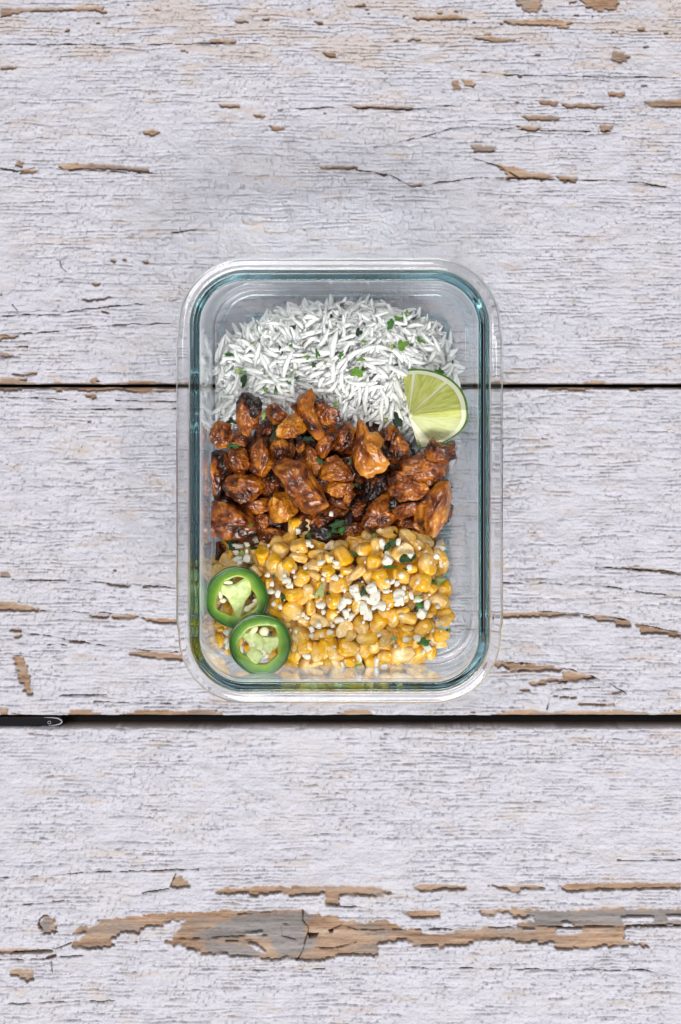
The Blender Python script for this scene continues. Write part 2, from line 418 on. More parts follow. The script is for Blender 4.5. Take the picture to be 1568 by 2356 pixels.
ISL = [poly('N', p) for p in [[(868,415),(905,408),(955,432),(940,442),(885,440)], [(832,470),(845,450),(992,450),(992,474),(945,486),(850,484)],
 [(1218,385),(1300,378),(1420,382),(1400,418),(1240,426)], [(1480,376),(1700,376),(1700,402),(1490,400)], [(645,452),(720,452),(720,464),(650,464)], [(50,458),(250,458),(250,478),(100,485),(60,475)]]]
ISL += [poly('M', p) for p in [[(430,478),(540,468),(535,488),(440,492)], [(875,315),(940,312),(950,338),(900,342)], [(950,332),(1100,340),(1240,360),(1180,398),(1060,400),(960,365)], [(450,535),(500,540),(540,570),(560,600),(500,580)]]]
ISL += [poly('O', p) for p in [[(900,548),(960,520),(1000,505),(960,545)], [(680,420),(790,405),(770,440),(690,470)]]]
GREY = [poly('M', p) for p in [[(150,480),(250,420),(400,380),(560,362),(700,350),(830,372),(800,430),(780,520),(850,500),(850,570),(770,600),(620,605),(560,500),(400,500),(170,522)], [(170,528),(300,520),(420,545),(530,600),(500,632),(330,600),(190,590)]]]
GREY += [poly('N', [(640,345),(1000,345),(1568,340),(1700,340),(1700,430),(1000,436),(760,440),(700,420)]), poly('O', [(300,440),(370,368),(400,400),(370,500),(320,490)]),
         poly('V', [(1405,85),(1500,95),(1568,115),(1568,140),(1450,150),(1400,130)])]
CRK = [poly('M', p) for p in [[(0,516),(280,503),(560,490)], [(770,338),(768,400),(800,440),(800,470),(782,520),(770,580),(738,632)], [(795,478),(860,482)], [(795,490),(850,488)], [(840,565),(940,568),(1080,536)],
      [(920,465),(1000,430),(1080,462),(1568,455)], [(640,440),(650,500),(740,515)], [(360,370),(580,358)], [(950,320),(1080,322),(1160,338)], [(700,690),(400,690)], [(410,690),(900,686)], [(650,425),(690,430)], [(320,525),(530,520)]]]
CRK += [poly('N', p) for p in [[(0,450),(640,442),(1240,438),(1700,434)], [(0,680),(420,682),(640,686),(900,688)], [(640,686),(1350,690),(1568,730)], [(1200,55),(1568,48)]]]
CRK += [poly('O', p) for p in [[(920,572),(1568,556)], [(-200,668),(0,660),(250,652),(480,612),(560,580)], [(-100,712),(340,710),(420,690),(680,684)], [(20,1070),(500,1048),(900,1040)], [(0,68),(240,58),(430,42),(900,18),(1568,5)], [(0,292),(350,268),(560,245),(640,215)],
      [(330,480),(300,440),(310,400),(345,372),(400,368),(435,395),(442,440),(432,510)], [(400,720),(412,810)], [(1340,140),(1385,40)], [(1120,190),(1330,150)]]]
CRK += [poly('Q', p) for p in [[(100,102),(480,104),(900,128),(1250,150),(1568,182)], [(200,545),(380,575),(580,610),(820,655),(1100,690),(1568,728)], [(340,365),(700,382),(900,385),(1220,420)], [(400,660),(480,645),(570,655)], [(110,742),(210,752)], [(500,1085),(900,1080)], [(800,1140),(1450,1150)]]]
CRK += [poly('U', p) for p in [[(40,130),(400,132),(900,155),(1160,190),(1568,255)], [(0,795),(400,822),(640,866),(850,935),(980,995),(1100,1065)], [(350,375),(720,385),(1050,432),(1300,495),(1568,556)], [(840,-5),(1568,40)], [(330,1000),(700,965),(840,938)], [(560,1030),(960,1012)], [(430,1200),(455,1100),(520,1095)]]]
CRK += [poly('V', p) for p in [[(130,388),(350,396)], [(30,395),(80,386)], [(820,390),(900,402),(950,428),(1060,412),(1110,405),(1250,412),(1380,412),(1480,420),(1568,438)], [(1080,360),(1150,380),(1200,410)], [(0,100),(200,101),(520,98)], [(640,250),(760,246),(960,250),(1050,240)],
      [(1060,160),(1200,172),(1568,178)], [(860,338),(960,316),(1040,296)], [(0,385),(40,395)], [(360,540),(500,522)], [(1150,296),(1250,300),(1400,300)]]]
CRK += [poly('W', p) for p in [[(0,575),(240,560),(480,560),(620,530),(900,490),(1200,470),(1500,430)], [(0,735),(200,722),(470,700),(900,652),(1500,632)], [(0,1260),(460,1270),(640,1295)], [(980,1290),(1500,1300)], [(600,1362),(1500,1362)], [(100,470),(140,520),(155,570)], [(510,100),(520,150),(560,190)], [(0,835),(230,830)]]]

def blur(a, n=1):
    for _ in range(n):
        a = (np.roll(a, 1, 0) + 2 * a + np.roll(a, -1, 0)) / 4
        a = (np.roll(a, 1, 1) + 2 * a + np.roll(a, -1, 1)) / 4
    return a

def make_plank(y0, y1, seed, parent, top_edge=None, low_edge=None):
    st = 1.85
    xs = np.concatenate([np.linspace(-190, -20, 28)[:-1], np.arange(-20, 1590, st), np.linspace(1592, 1760, 28)])
    ys_in = np.arange(max(y0, -20), min(y1, 2376), st)
    ys = [ys_in]
    if y0 < -20: ys.insert(0, np.linspace(y0, -22, 30))
    ys = list(np.concatenate(ys)); 
    if y1 > 2376: ys += list(np.linspace(2380, y1, 30))
    ys = np.array(ys)
    X, Y = np.meshgrid(xs, ys, indexing='xy')
    # grain direction wobble: rings swirl round the knots
    wy = Y + 14 * (fb2(X / 420, Y / 130, seed, 3) - .5) + 5 * (vn2(X / 60, Y / 30, seed + 1) - .5)
    wx = X + 8 * (vn2(X / 40, Y / 25, seed + 2) - .5)
    # paint flakes: wandering rows split by short cross cracks
    RH, RL = 8.2, 17.0
    ry = (wy + 9 * fb2(X / 70, Y / 20, seed + 4, 4, .6)) / RH
    row = np.floor(ry); v_ = ry - row; rb = np.round(ry)
    uu = wx / RL + 41.3 * vn2(row * .77, row * 1.31 + .3, 1) + 2.6 * vn2(X / 34, row * 2.7, 2)
    col = np.floor(uu); u_ = uu - col; cb = np.round(uu)
    gh = sst(.36, .58, vn2(X / 85 + rb * 9.1, rb * 4.7, 3) * .6 + .2 * vn2(X / 26 + rb * 5.3, rb * 2.7, 4) + .2 * vn2(X / 120, Y / 60, 5))
    gv = sst(.40, .52, vn2(row * 3.3 + .5, cb * 5.9 + .5, 4))
    dh = np.minimum(v_, 1 - v_) * RH + 1.2 * (vn2(X / 5, Y / 5, 4) - .5) + (1 - gh) * 7
    dv = np.minimum(u_, 1 - u_) * RL + (1 - gv) * 9
    CX = X + (.5 - u_) * RL; CY = Y + (.5 - v_) * RH
    cx = row * .731; cyy = col * .917 + row * .37
    g1, g2, _, _ = worley(wx / 7.5 + 40, wy / 4.6 + 7, seed + 1)
    edge2 = g2 - g1
    _f1, _f2, wcx, wcy = worley(wx / 11.0, wy / 7.5, seed + 2)
    QX = X * .22 + .78 * (X + wcx * 11.0 - wx); QY = Y * .22 + .78 * (Y + wcy * 7.5 - wy)
    bare = np.zeros(X.shape, bool)
    for p in BARE:
        a = np.array(p); x0_, y0_ = a.min(0) - 14; x1_, y1_ = a.max(0) + 14
        if y1_ < y0 or y0_ > y1: continue
        big = (y1_ - y0_) > 52
        m = (X > x0_) & (X < x1_) & (Y > y0_) & (Y < y1_)
        k = 1.0 if big else .35
        qx = X[m] * (1 - k) + QX[m] * k; qy = Y[m] * (1 - k) + QY[m] * k + 3.0 * (vn2(X[m] / 9, Y[m] / 9, 5) - .5)
        bare[m] |= inside(qx, qy, p)
    for p in ISL:
        a = np.array(p); x0_, y0_ = a.min(0) - 8; x1_, y1_ = a.max(0) + 8
        m = (X > x0_) & (X < x1_) & (Y > y0_) & (Y < y1_)
        if m.any(): bare[m] &= ~inside(X[m] * .8 + QX[m] * .2, Y[m] * .8 + QY[m] * .2, p)
    # random small flecks along the grain, thicker where the photograph has more wear
    wear = .50 * np.exp(-((Y - 40) / 80) ** 2) + .35 * np.exp(-(((X - 1320) / 330) ** 2 + ((Y - 250) / 110) ** 2)) \
        + .30 * np.exp(-(((X - 120) / 240) ** 2 + ((Y - 860) / 60) ** 2)) + .30 * np.exp(-((Y - 1640) / 10) ** 2) + .14 \
        + .12 * np.exp(-(((X - 1200) / 300) ** 2 + ((Y - 1560) / 90) ** 2)) + .18 * np.exp(-(((X - 520) / 160) ** 2 + ((Y - 240) / 50) ** 2)) \
        - .10 * np.exp(-((Y - 1880) / 130) ** 2) + .10 * np.exp(-((Y - 2150) / 50) ** 2)
    fl = .55 * fb2(X / 46, Y / 9.0, seed + 3, 3, .6) + .45 * vn2(cx * 31 + .5, cyy * 17 + .5, 2)
    bare |= fl > (.93 - .27 * wear)
    if top_edge is not None: bare |= (Y - top_edge) < (2 + 12 * sst(.45, .8, fb2(CX / 60, CY / 60, seed + 4, 3)))
    if low_edge is not None: bare |= (low_edge - Y) < (1 + 14 * sst(.45, .75, fb2(CX / 70, CY / 90, seed + 5, 3)))
    barf = blur(bare.astype(float), 1)
    # grain-following cracks
    crack_and_shade = np.zeros(X.shape)
    for p in CRK:
        a = np.array(p); x0_, y0_ = a.min(0) - 7; x1_, y1_ = a.max(0) + 7
        if y1_ < y0 or y0_ > y1: continue
        m = (X > x0_) & (X < x1_) & (Y > y0_) & (Y < y1_)
        if not m.any(): continue
        px = X[m]; py = Y[m] + 6.0 * (fb2(X[m] / 26, Y[m] / 60, 3, 3) - .5); d = np.full(px.shape, 99.)
        for i in range(len(p) - 1):
            ax, ay = p[i]; bx, by = p[i + 1]; dx, dy = bx - ax, by - ay; L = dx * dx + dy * dy + 1e-6
            t = np.clip(((px - ax) * dx + (py - ay) * dy) / L, 0, 1)
            d = np.minimum(d, np.hypot(px - ax - t * dx, py - ay - t * dy))
        wd = .6 + 1.7 * vn2(px / 18, py / 24, 6)
        crack_and_shade[m] = np.maximum(crack_and_shade[m], (1 - sst(wd * .5, wd * 1.3, d)) * (.25 + .75 * sst(.3, .62, vn2(px / 17, py / 30, 2))))
    gm = fb2(X / 110, Y / 60, seed + 2, 3) + .10 + .30 * wear
    on = sst(.40, .66, gm + .25 * (vn2(X / 40, Y / 22, 2) - .5))
    wdt = .55 + .8 * vn2(X / 10, Y / 7, 1)
    e1 = (1 - sst(wdt * .5, wdt * 1.5, dh)) * (.25 + .75 * on) * sst(.25, .6, vn2(X / 13, rb * 3.1, 6) + .2 * wear)
    e2 = (1 - sst(wdt * .45, wdt * 1.3, dv)) * on * .8
    pits = (1 - sst(.8, 2.1, np.hypot(dh, dv * .8))) * sst(.5, .62, vn2(rb * 7.7 + .5, cb * 3.3 + .5, 2) + .22 * wear) * on
    fine = np.clip(np.maximum(np.maximum(e1 * .62, .5 * e2), pits), 0, 1)
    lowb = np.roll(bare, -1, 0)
    gap = blur((bare & ~lowb).astype(float), 1) * 2.4 * sst(.2, .5, vn2(X / 22, Y / 10, 6))  # groove above lower paint edges; its shadow line is also put into the colour
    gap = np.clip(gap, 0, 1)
    pm = 1 - barf
    # height in mm
    pil = 1 - np.exp(-np.minimum(dh, dv) / 1.7)
    h = pm * (.42 + .80 * pil * (.4 + .6 * on) + .50 * np.clip(edge2, 0, .6))
    h += pm * .30 * vn2(row * 5.1 + .5, col * 3.7 + .5, 5) * (.3 + .7 * on)
    h -= pm * .85 * fine
    lip = pm * np.clip(blur(bare.astype(float), 3) * 2.0, 0, 1) * (.3 + .7 * vn2(X / 12, Y / 8, 4))
    h += .55 * lip
    h -= .9 * gap
    h += .28 * (fb2(X / 120, Y / 9, seed + 7, 4) - .5) * (.5 + barf) + .5 * (fb2(X / 240, Y / 60, seed, 3) - .5)
    h += .78 * (fb2(X / 8, Y / 5, seed + 2, 3) - .5)
    h += .55 * (fb2(X / 34, Y / 7, seed + 1, 3) - .5)
    h += barf * .75 * (fb2(X / 70, Y / 4.5, seed + 5, 3) - .5)
    h -= 1.3 * crack_and_shade
    holes = inside(X, Y, poly('M', [(800,480),(858,482),(850,500),(802,512)])) | inside(X, Y, poly('M', [(920,460),(950,458),(940,480),(925,476)]))
    h -= 3.2 * holes
    h = .8 * h + .2 * blur(h, 1)
    # plank edge rounding
    cr = np.clip(.95 * crack_and_shade + .50 * fine * pm + .75 * gap + holes, 0, 1)  # colour mask: real cracks, pits and holes, plus the painted shade line from gap
    grey = np.zeros(X.shape)
    for p in GREY:
        a = np.array(p); m = (X > a[:, 0].min() - 20) & (X < a[:, 0].max() + 20) & (Y > a[:, 1].min() - 20) & (Y < a[:, 1].max() + 20)
        if m.any(): grey[m] = np.maximum(grey[m], inside(X[m] + 40 * (fb2(X[m] / 30, Y[m] / 7, 2, 3) - .5), Y[m] + 12 * (vn2(X[m] / 12, Y[m] / 8, 3) - .5), p))
    grey = blur(grey, 7) * (.35 + .65 * (Y > 2000))
    grey = np.maximum(grey, .6 * sst(.5, .8, fb2(X / 80, Y / 20, 6, 3)))
    stain = .55 * sst(.62, .86, fb2(X / 80, Y / 20, seed + 4, 4) + .22 * np.exp(-((Y - 60) / 110) ** 2)) + .4 * blur(bare.astype(float), 5) * pm
    n1, n2 = X.shape
    ye = np.zeros(n1)
    for side in (0, -1):
        pass
    # ragged long edges
    yj = Y.copy()
    if top_edge is not None:
        k = np.exp(-(Y - top_edge) / 6.0); yj += k * 2.6 * (fb2(X / 40, X * 0 + seed, 1, 4) - .25)
    if low_edge is not None:
        k = np.exp(-(low_edge - Y) / 6.0); yj -= k * 2.6 * (fb2(X / 40, X * 0 + seed + 9, 1, 4) - .25)
    edge_d = np.minimum(Y - ys[0], ys[-1] - Y)
    h -= 1.2 * np.exp(-edge_d / 2.2)
    vx = (X - 784) * S; vy = (1178 - yj) * S; vz = (h - 1.35) * .001
    V = np.stack([vx, vy, vz], -1).reshape(-1, 3)
    idx = np.arange(n1 * n2).reshape(n1, n2)
    F = np.stack([idx[:-1, :-1], idx[1:, :-1], idx[1:, 1:], idx[:-1, 1:]], -1).reshape(-1, 4)
    # skirt (sides and underside)
    ring = np.concatenate([idx[0, :], idx[1:, -1], idx[-1, -2::-1], idx[-2:0:-1, 0]])
    low = V[ring].copy(); low[:, 2] = -.019
    o = len(V); V = np.concatenate([V, low]); nr = len(ring); r2 = np.roll(np.arange(nr), -1)
    F2 = np.stack([ring, ring[r2], o + r2, o + np.arange(nr)], -1)
    c4 = [o, o + len(idx[0, :]) - 1, o + len(idx[0, :]) + n1 - 2, o + 2 * len(idx[0, :]) + n1 - 3]
    F = np.concatenate([F, F2, np.array([c4])])
    pad = lambda a, v=0.: np.concatenate([a.ravel(), np.full(nr, v)])
    me = mesh('plank', V, F, M_PLANK, True, {'bare': pad(barf, 1.), 'grey': pad(grey), 'crack_and_shade': pad(cr, .92), 'stain': pad(stain)})
    return obj('plank', me, parent)

def box(x0, x1, y0, y1, z0, z1):
    v = [(x, y, z) for z in (z0, z1) for y in (y0, y1) for x in (x0, x1)]
    f = [(0, 2, 3, 1), (4, 5, 7, 6), (0, 1, 5, 4), (2, 6, 7, 3), (0, 4, 6, 2), (1, 3, 7, 5)]
    return v, f
v, f = box(-.222, .222, -.31, .31, -.034, -.0192)
tabletop = obj('tabletop', mesh('tabletop', v, f, M_BACK, False)); tag(tabletop, 'tabletop of flaking white painted planks over a dark board', kind='structure')
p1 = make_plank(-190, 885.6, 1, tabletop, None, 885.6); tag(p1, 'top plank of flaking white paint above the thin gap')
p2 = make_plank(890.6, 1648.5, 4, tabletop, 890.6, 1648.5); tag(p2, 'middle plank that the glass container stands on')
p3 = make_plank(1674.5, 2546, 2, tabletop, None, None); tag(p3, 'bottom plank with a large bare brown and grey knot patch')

# black glossy strip end lying in the wide gap
def capsule_strip():
    pts = [(-190, 1653), (120, 1651), (134, 1652.5), (141, 1657), (143, 1661), (141, 1665), (134, 1669), (118, 1671), (-190, 1671)]
    top = [at(x, y, 0) for x, y in pts]; n = len(top)
    c = sum(top, Vector()) / n
    V = [(p.x, p.y, -.0042) for p in top] + [(p.x, p.y, -.0022) for p in top]
    ins = [(c.x + (p.x - c.x) * .995, c.y + (p.y - c.y) * .74, -.0017) for p in top]; V += ins
    F = [tuple(range(n))[::-1]] + [(i, (i + 1) % n, n + (i + 1) % n, n + i) for i in range(n)] + [(n + i, n + (i + 1) % n, 2 * n + (i + 1) % n, 2 * n + i) for i in range(n)] + [tuple(range(2 * n, 3 * n))]
    return V, F
strip = obj('glossy_strip', None); tag(strip, 'glossy black strip with a pale rounded end lying in the wide gap', 'strip')
v, f = capsule_strip(); obj('strip_body', mesh('strip_body', v, f, mat_simple('glossy_black', (.006, .006, .008), .12), False), strip)
def tube(pts, r, m, name, parent=None, ns=8):
    V = []; F = []
    for i, p in enumerate(pts):
        p = Vector(p); a = Vector(pts[max(i - 1, 0)]); b = Vector(pts[min(i + 1, len(pts) - 1)])
        d = (b - a).normalized(); u = d.cross(Vector((0, 0, 1)));
        if u.length < 1e-5: u = Vector((1, 0, 0))
        u.normalize(); w_ = d.cross(u)
        rr = r(i / (len(pts) - 1)) if callable(r) else r
        for k in range(ns):
            t = 2 * PI * k / ns; V.append(p + (u * math.cos(t) + w_ * math.sin(t)) * rr)
    for i in range(len(pts) - 1):
        for k in range(ns):
            a = i * ns + k; b = i * ns + (k + 1) % ns; F.append((a, b, b + ns, a + ns))
    F.append(tuple(range(ns))[::-1]); F.append(tuple(range(len(V) - ns, len(V))))
    return obj(name, mesh(name, V, F, m), parent)
M_EDGE = mat_simple('pale_plastic_edge', (.30, .30, .33), .25)
tube([at(x, y) - Vector((0, 0, .0016)) for x, y in [(100, 1652.5), (120, 1652.8), (132, 1654.5), (140, 1659), (141, 1663), (137, 1667), (126, 1670), (110, 1671)]], lambda t: .00014 + .0003 * math.sin(PI * t), M_EDGE, 'pale_rim', strip)
tube([at(112 + 3.6 * math.cos(a), 1664 + 3.2 * math.sin(a)) - Vector((0, 0, .0016)) for a in np.linspace(0, 2 * PI, 17)], .00016, M_EDGE, 'small_ring', strip, 6)

# ------------------------------------------------------------------ the glass container
ZR = .062
CCX, CCY, _z = at(957 / 1.2245, 1355 / 1.2245, .059)
kz = .17708e-3 * (DCAM - .058) / DCAM
HA = 455 * kz; HB = 627 * kz; RC = 190 * kz
CA, CB = HA - RC, HB - RC
def perim():
    pts = []
    corners = [(1, 1, 0), (-1, 1, 90), (-1, -1, 180), (1, -1, 270)]
    ncn = 28
    for ci, (sx, sy, a0) in enumerate(corners):
        for k in range(ncn + 1):
            a = math.radians(a0 + 90 * k / ncn)
            pts.append((sx * CA, sy * CB, math.cos(a), math.sin(a)))
        nx = corners[(ci + 1) % 4]; a = math.radians(a0 + 90)
        fr = [.012, .03, .045, .06, .1, .2, .35, .5, .65, .8, .9, .94, .955, .97, .988] if ci % 2 else [.1, .3, .5, .7, .9]
        for t in fr:
            pts.append((sx * CA * (1 - t) + nx[0] * CA * t, sy * CB * (1 - t) + nx[1] * CB * t, math.cos(a), math.sin(a)))
    return pts
PER = perim()
mm = .001
def arc(cx, cz, r, a0, a1, n):
    return [(cx + r * math.cos(math.radians(a0 + (a1 - a0) * i / n)), cz + r * math.sin(math.radians(a0 + (a1 - a0) * i / n))) for i in range(n + 1)]
prof = []   # from the inner floor outward, up, over the rim, and down to the foot: (d, z) mm
prof += [(-24.5, 4.2)] + arc(-15.9, 9.2, 5.0, -90, 0, 8)
prof += [(-11.2, 30), (-11.0, 46), (-10.85, 57.5), (-10.8, 60.2)]
prof += arc(-9.5, 60.4, 1.25, 180, 90, 4) + [(-8.2, 61.7)] + arc(-7.3, 60.7, 1.0, 90, 10, 4)
prof += [(-6.1, 59.0), (-5.4, 58.6), (-4.2, 58.55), (-3.3, 58.8), (-2.4, 58.7)] + arc(-1.4, 57.2, 1.4, 80, 0, 5)
prof += [(0, 55.6)] + arc(-1.1, 55.4, 1.1, -5, -90, 4) + [(-3.2, 54.0), (-5.0, 53.6), (-6.0, 52.6), (-6.7, 50.5)]
prof += [(-6.9, 46), (-7.1, 30), (-7.4, 14)] + arc(-12.4, 5.7, 5.0, 0, -82, 8)
prof += [(-16.0, .45), (-18.0, .40), (-20.0, .40), (-23.2, .40)]
def chaikin(p):
    q = [p[0]]
    for a, b in zip(p, p[1:]):
        q += [(a[0] * .75 + b[0] * .25, a[1] * .75 + b[1] * .25), (a[0] * .25 + b[0] * .75, a[1] * .25 + b[1] * .75)]
    return q + [p[-1]]
prof = chaikin(prof)
def bump_tab(y):
    return .95 * float(sst(68.5, 67.2, abs(y) * 1000)) if True else 0
def build_glass():
    V = []; F = []; n = len(PER)
    for (d, z) in prof:
        for (qx, qy, nx, ny) in PER:
            dd = d
            if d > -4.0 and z > 53.5 and abs(nx) > .999: dd = d + bump_tab(qy) * sst(-4.0, -1.5, d)
            r = RC + dd * mm
            V.append((CCX + qx + nx * r, CCY + qy + ny * r, z * mm + .0003))
    for i in range(len(prof) - 1):
        for j in range(n):
            a = i * n + j; b = i * n + (j + 1) % n
            F.append((a, b, b + n, a + n))
    F.append(tuple(range(n)))
    o = (len(prof) - 1) * n
    F.append(tuple(range(o, o + n))[::-1])
    me = mesh('glass_container', V, F, M_GLASS)
    # orient consistently
    import bmesh
    bm = bmesh.new(); bm.from_mesh(me); bmesh.ops.recalc_face_normals(bm, faces=bm.faces)
    for fc in bm.faces:
        if len(fc.verts) > 10: fc.smooth = False
    bm.to_mesh(me); bm.free()
    return me
glass = obj('glass_container', build_glass())
def tint_ring():  # added surfaceless ring within the wall, absorbing light to make the teal edge
    pr = [(-9.35, 59.6), (-8.35, 59.6), (-8.5, 30), (-8.7, 12), (-9.6, 12), (-9.5, 30)]
    V = []; F = []; n = len(PER); m_ = len(pr)
    for (d, z) in pr:
        for (qx, qy, nx, ny) in PER:
            r = RC + d * mm; V.append((CCX + qx + nx * r, CCY + qy + ny * r, z * mm + .0003))
    for i in range(m_):
        for j in range(n):
            F.append((i * n + j, i * n + (j + 1) % n, ((i + 1) % m_) * n + (j + 1) % n, ((i + 1) % m_) * n + j))
    t = NT('added_teal_tint'); t.n.remove(t.b)
    v = t.add('ShaderNodeVolumeAbsorption'); v.inputs['Color'].default_value = (0.0, .74, .82, 1); v.inputs['Density'].default_value = 60
    t.link(v.outputs[0], t.out.inputs['Volume'])
    me = mesh('added_tint_core', V, F, t.m, False)
    import bmesh
    bm = bmesh.new(); bm.from_mesh(me); bmesh.ops.recalc_face_normals(bm, faces=bm.faces); bm.to_mesh(me); bm.free()
    o = obj('added_tint_core', me, glass); o['label'] = 'added absorbing ring that tints the side walls teal'
tint_ring()
tag(glass, 'clear rectangular glass food container with rounded corners and teal edges', 'food container')
FLOOR = .0045
def wall_limit(z):  # inner half extents at height z
    z_ = z * 1000
    d = np.interp(z_, [5, 7, 11, 30, 46, 60], [-17.6, -13.0, -11.7, -11.4, -11.2, -11.0])
    return d
def clamp_in(P):
    """keep points of a soft thing inside the glass wall"""
    P = P.copy()
    d = wall_limit(np.maximum(P[:, 2], FLOOR)) * mm - .0006
    R = RC + d
    x = P[:, 0] - CCX; y = P[:, 1] - CCY
    qx = np.clip(x, -CA, CA); qy = np.clip(y, -CB, CB)
    dx = x - qx; dy = y - qy; L = np.hypot(dx, dy) + 1e-9
    k = np.where(L > R, R / L, 1)
    P[:, 0] = qx + dx * k + CCX; P[:, 1] = qy + dy * k + CCY
    P[:, 2] = np.maximum(P[:, 2], FLOOR + .0002)
    return P

# ------------------------------------------------------------------ labels that single out
ORD = ['first', 'second', 'third', 'fourth', 'fifth', 'sixth', 'seventh', 'eighth', 'ninth', 'tenth', 'eleventh', 'twelfth', 'thirteenth', 'fourteenth', 'fifteenth',
       'sixteenth', 'seventeenth', 'eighteenth', 'nineteenth', 'twentieth']
def single_out(items, fmt):
    """items: (object, x, y, description, zone); equal ones are told apart by their order from the left"""
    from collections import defaultdict
    g = defaultdict(list)
    for it in items: g[(it[3], it[4])].append(it)
    for (desc, zone), L in g.items():
        L.sort(key=lambda a: a[1])
        for i, it in enumerate(L):
            s = fmt.format(d=desc, z=zone)
            if len(L) > 1:
                s += ', ' + (('leftmost' if i == 0 else 'rightmost' if i == len(L) - 1 else ORD[min(i, 19)] + ' from left'))
            it[0]['label'] = s

# ------------------------------------------------------------------ rice
RICE = poly('V', [(487,985),(488,905),(484,868),(494,818),(515,790),(545,765),(580,757),(612,737),(650,722),(700,706),(750,703),(800,699),(870,698),(910,710),(945,722),(975,738),(1008,758),(1030,790),(1045,830),(1050,862),(1045,905),(1010,960),(940,1010),(860,1010),(800,1010),(640,1010)])
def rice_h(x, y):
    d = pdist(x, y, RICE)
    return .008 + .0195 * (1 - math.exp(-max(d, 0) / 42.0)) + .0035 * float(fb2(np.array([x / 60.]), np.array([y / 60.]), 3, 2)[0])
def grain_mesh(k, L=1.0):
    r = random.Random(k); ns, nl = 8, 9
    V = []; F = []; bend = r.uniform(-.13, .13) * .009; bz = r.uniform(-.04, .14) * .009
    ln = .0128 * r.uniform(.82, 1.18) * L; rad = .00126 * r.uniform(.88, 1.1)
    for i in range(nl):
        t = .5 - .5 * math.cos(PI * i / (nl - 1)); x = (t - .5) * ln
        pr = (math.sin(PI * (0.01 + .98 * t)) ** .42) * (1 - .18 * abs(t - .4)) * rad
        if i in (0, nl - 1): pr *= .35
        for j in range(ns):
            a = 2 * PI * j / ns
            V.append((x, bend * (1 - (2 * t - 1) ** 2) * 2 + pr * math.cos(a), bz * (1 - (2 * t - 1) ** 2) * 1.2 + pr * .82 * math.sin(a)))
    for i in range(nl - 1):
        for j in range(ns):
            a = i * ns + j; b = i * ns + (j + 1) % ns; F.append((a, b, b + ns, a + ns))
    F.append(tuple(range(ns))[::-1]); F.append(tuple(range(len(V) - ns, len(V))))
    return np.array(V), F
GR = [grain_mesh(k) for k in range(10)]
GRM = [mesh('rice_grain', v, f, M_RICE) for v, f in GR]
LIME_C = cv('F', 890, 310)
def rice_angle(x, y):
    # right-lower grains stand along the view's y axis, upper left ones lie flatter
    n = float(fb2(np.array([x / 95.]), np.array([y / 95.]), 5, 2)[0])
    a = (n - .5) * 5.2
    if x > 780 and y > 860: a = a * .25 + 1.35
    if x < 580 and y > 880: a = a * .3 + 1.25
    return a
def rice_zone(x, y):
    if y > 935: return 'by chicken at ' + ('left glass wall' if x < 580 else 'heap middle' if x < 790 else 'left of lime')
    if x > 915: return 'above lime wedge' if y > 800 else 'upper right corner of heap'
    if y < 775: return 'top fringe of heap, ' + ('left part' if x < 680 else 'centre' if x < 800 else 'right of centre')
    if x < 590: return 'left side of heap' if y > 830 else 'upper left shoulder of heap'
    if y < 855: return 'upper middle of heap, ' + ('left half' if x < 750 else 'right half')
    return 'lower middle of heap, ' + ('left half' if x < 750 else 'right half')
items = []; stuffV = []; stuffF = []; off = 0
cands = []
def visible_rice(x, y): return pdist(x, y, RICE) > 0 and y < 1005
def place_points(n, mind, testf, box_, tries=40000, seed=1):
    r = random.Random(seed); P = []
    for _ in range(tries):
        x = r.uniform(box_[0], box_[2]); y = r.uniform(box_[1], box_[3])
        if not testf(x, y): continue
        if all((x - a) ** 2 + (y - b) ** 2 > mind * mind for a, b in P):
            P.append((x, y))
            if len(P) >= n: break
    return P
RB = (480, 690, 1060, 1010)
lower = place_points(1100, 9.6, lambda x, y: pdist(x, y, RICE) > 6, RB, 20000, 3)
top = place_points(285, 18.0, lambda x, y: pdist(x, y, RICE) > 3 and y < 985 and not (x > 945 and y > 905), RB, 22000, 5)
def grain_tf(x, y, z, r, spread):
    yaw = rice_angle(x, y) + r.gauss(0, spread)
    d = pdist(x, y, RICE)
    tilt = r.gauss(0, .16)
    if d < 26: tilt = r.gauss(.0, .25)
    return Matrix.Translation(at(x, y, z)) @ Euler((r.uniform(0, 6.28), 0, 0)).to_matrix().to_4x4() , yaw, tilt
for i, (x, y) in enumerate(lower):
    r = random.Random(1000 + i); z = rice_h(x, y) - r.uniform(.0006, .0022)
    V0, F0 = GR[i % 10]
    m = Matrix.Translation(at(x, y, z)) @ Matrix.Rotation(rice_angle(x, y) + r.gauss(0, .7), 4, 'Z') @ Matrix.Rotation(r.gauss(0, .2), 4, 'Y') @ Matrix.Rotation(r.uniform(0, 6.28), 4, 'X')
    A = np.array(m); P = V0 @ A[:3, :3].T + A[:3, 3]; P = clamp_in(P)
    stuffV.append(P); stuffF += [tuple(q + off for q in fc) for fc in F0]; off += len(V0)
deep = place_points(700, 12.5, lambda x, y: pdist(x, y, RICE) > 2, RB, 9000, 9)
for i, (x, y) in enumerate(deep):
    r = random.Random(5000 + i); z = max(.0065, rice_h(x, y) - r.uniform(.005, .011))
    V0, F0 = GR[i % 10]
    m = Matrix.Translation(at(x, y, z)) @ Matrix.Rotation(r.uniform(0, 3.14), 4, 'Z') @ Matrix.Rotation(r.gauss(0, .3), 4, 'Y')
    A = np.array(m); P = clamp_in(V0 @ A[:3, :3].T + A[:3, 3])
    stuffV.append(P); stuffF += [tuple(q + off for q in fc) for fc in F0]; off += len(V0)
gxs = np.arange(484, 1056, 6.0); gys = np.arange(694, 1012, 6.0); gi = {}
cl_v = []; cl_f = []
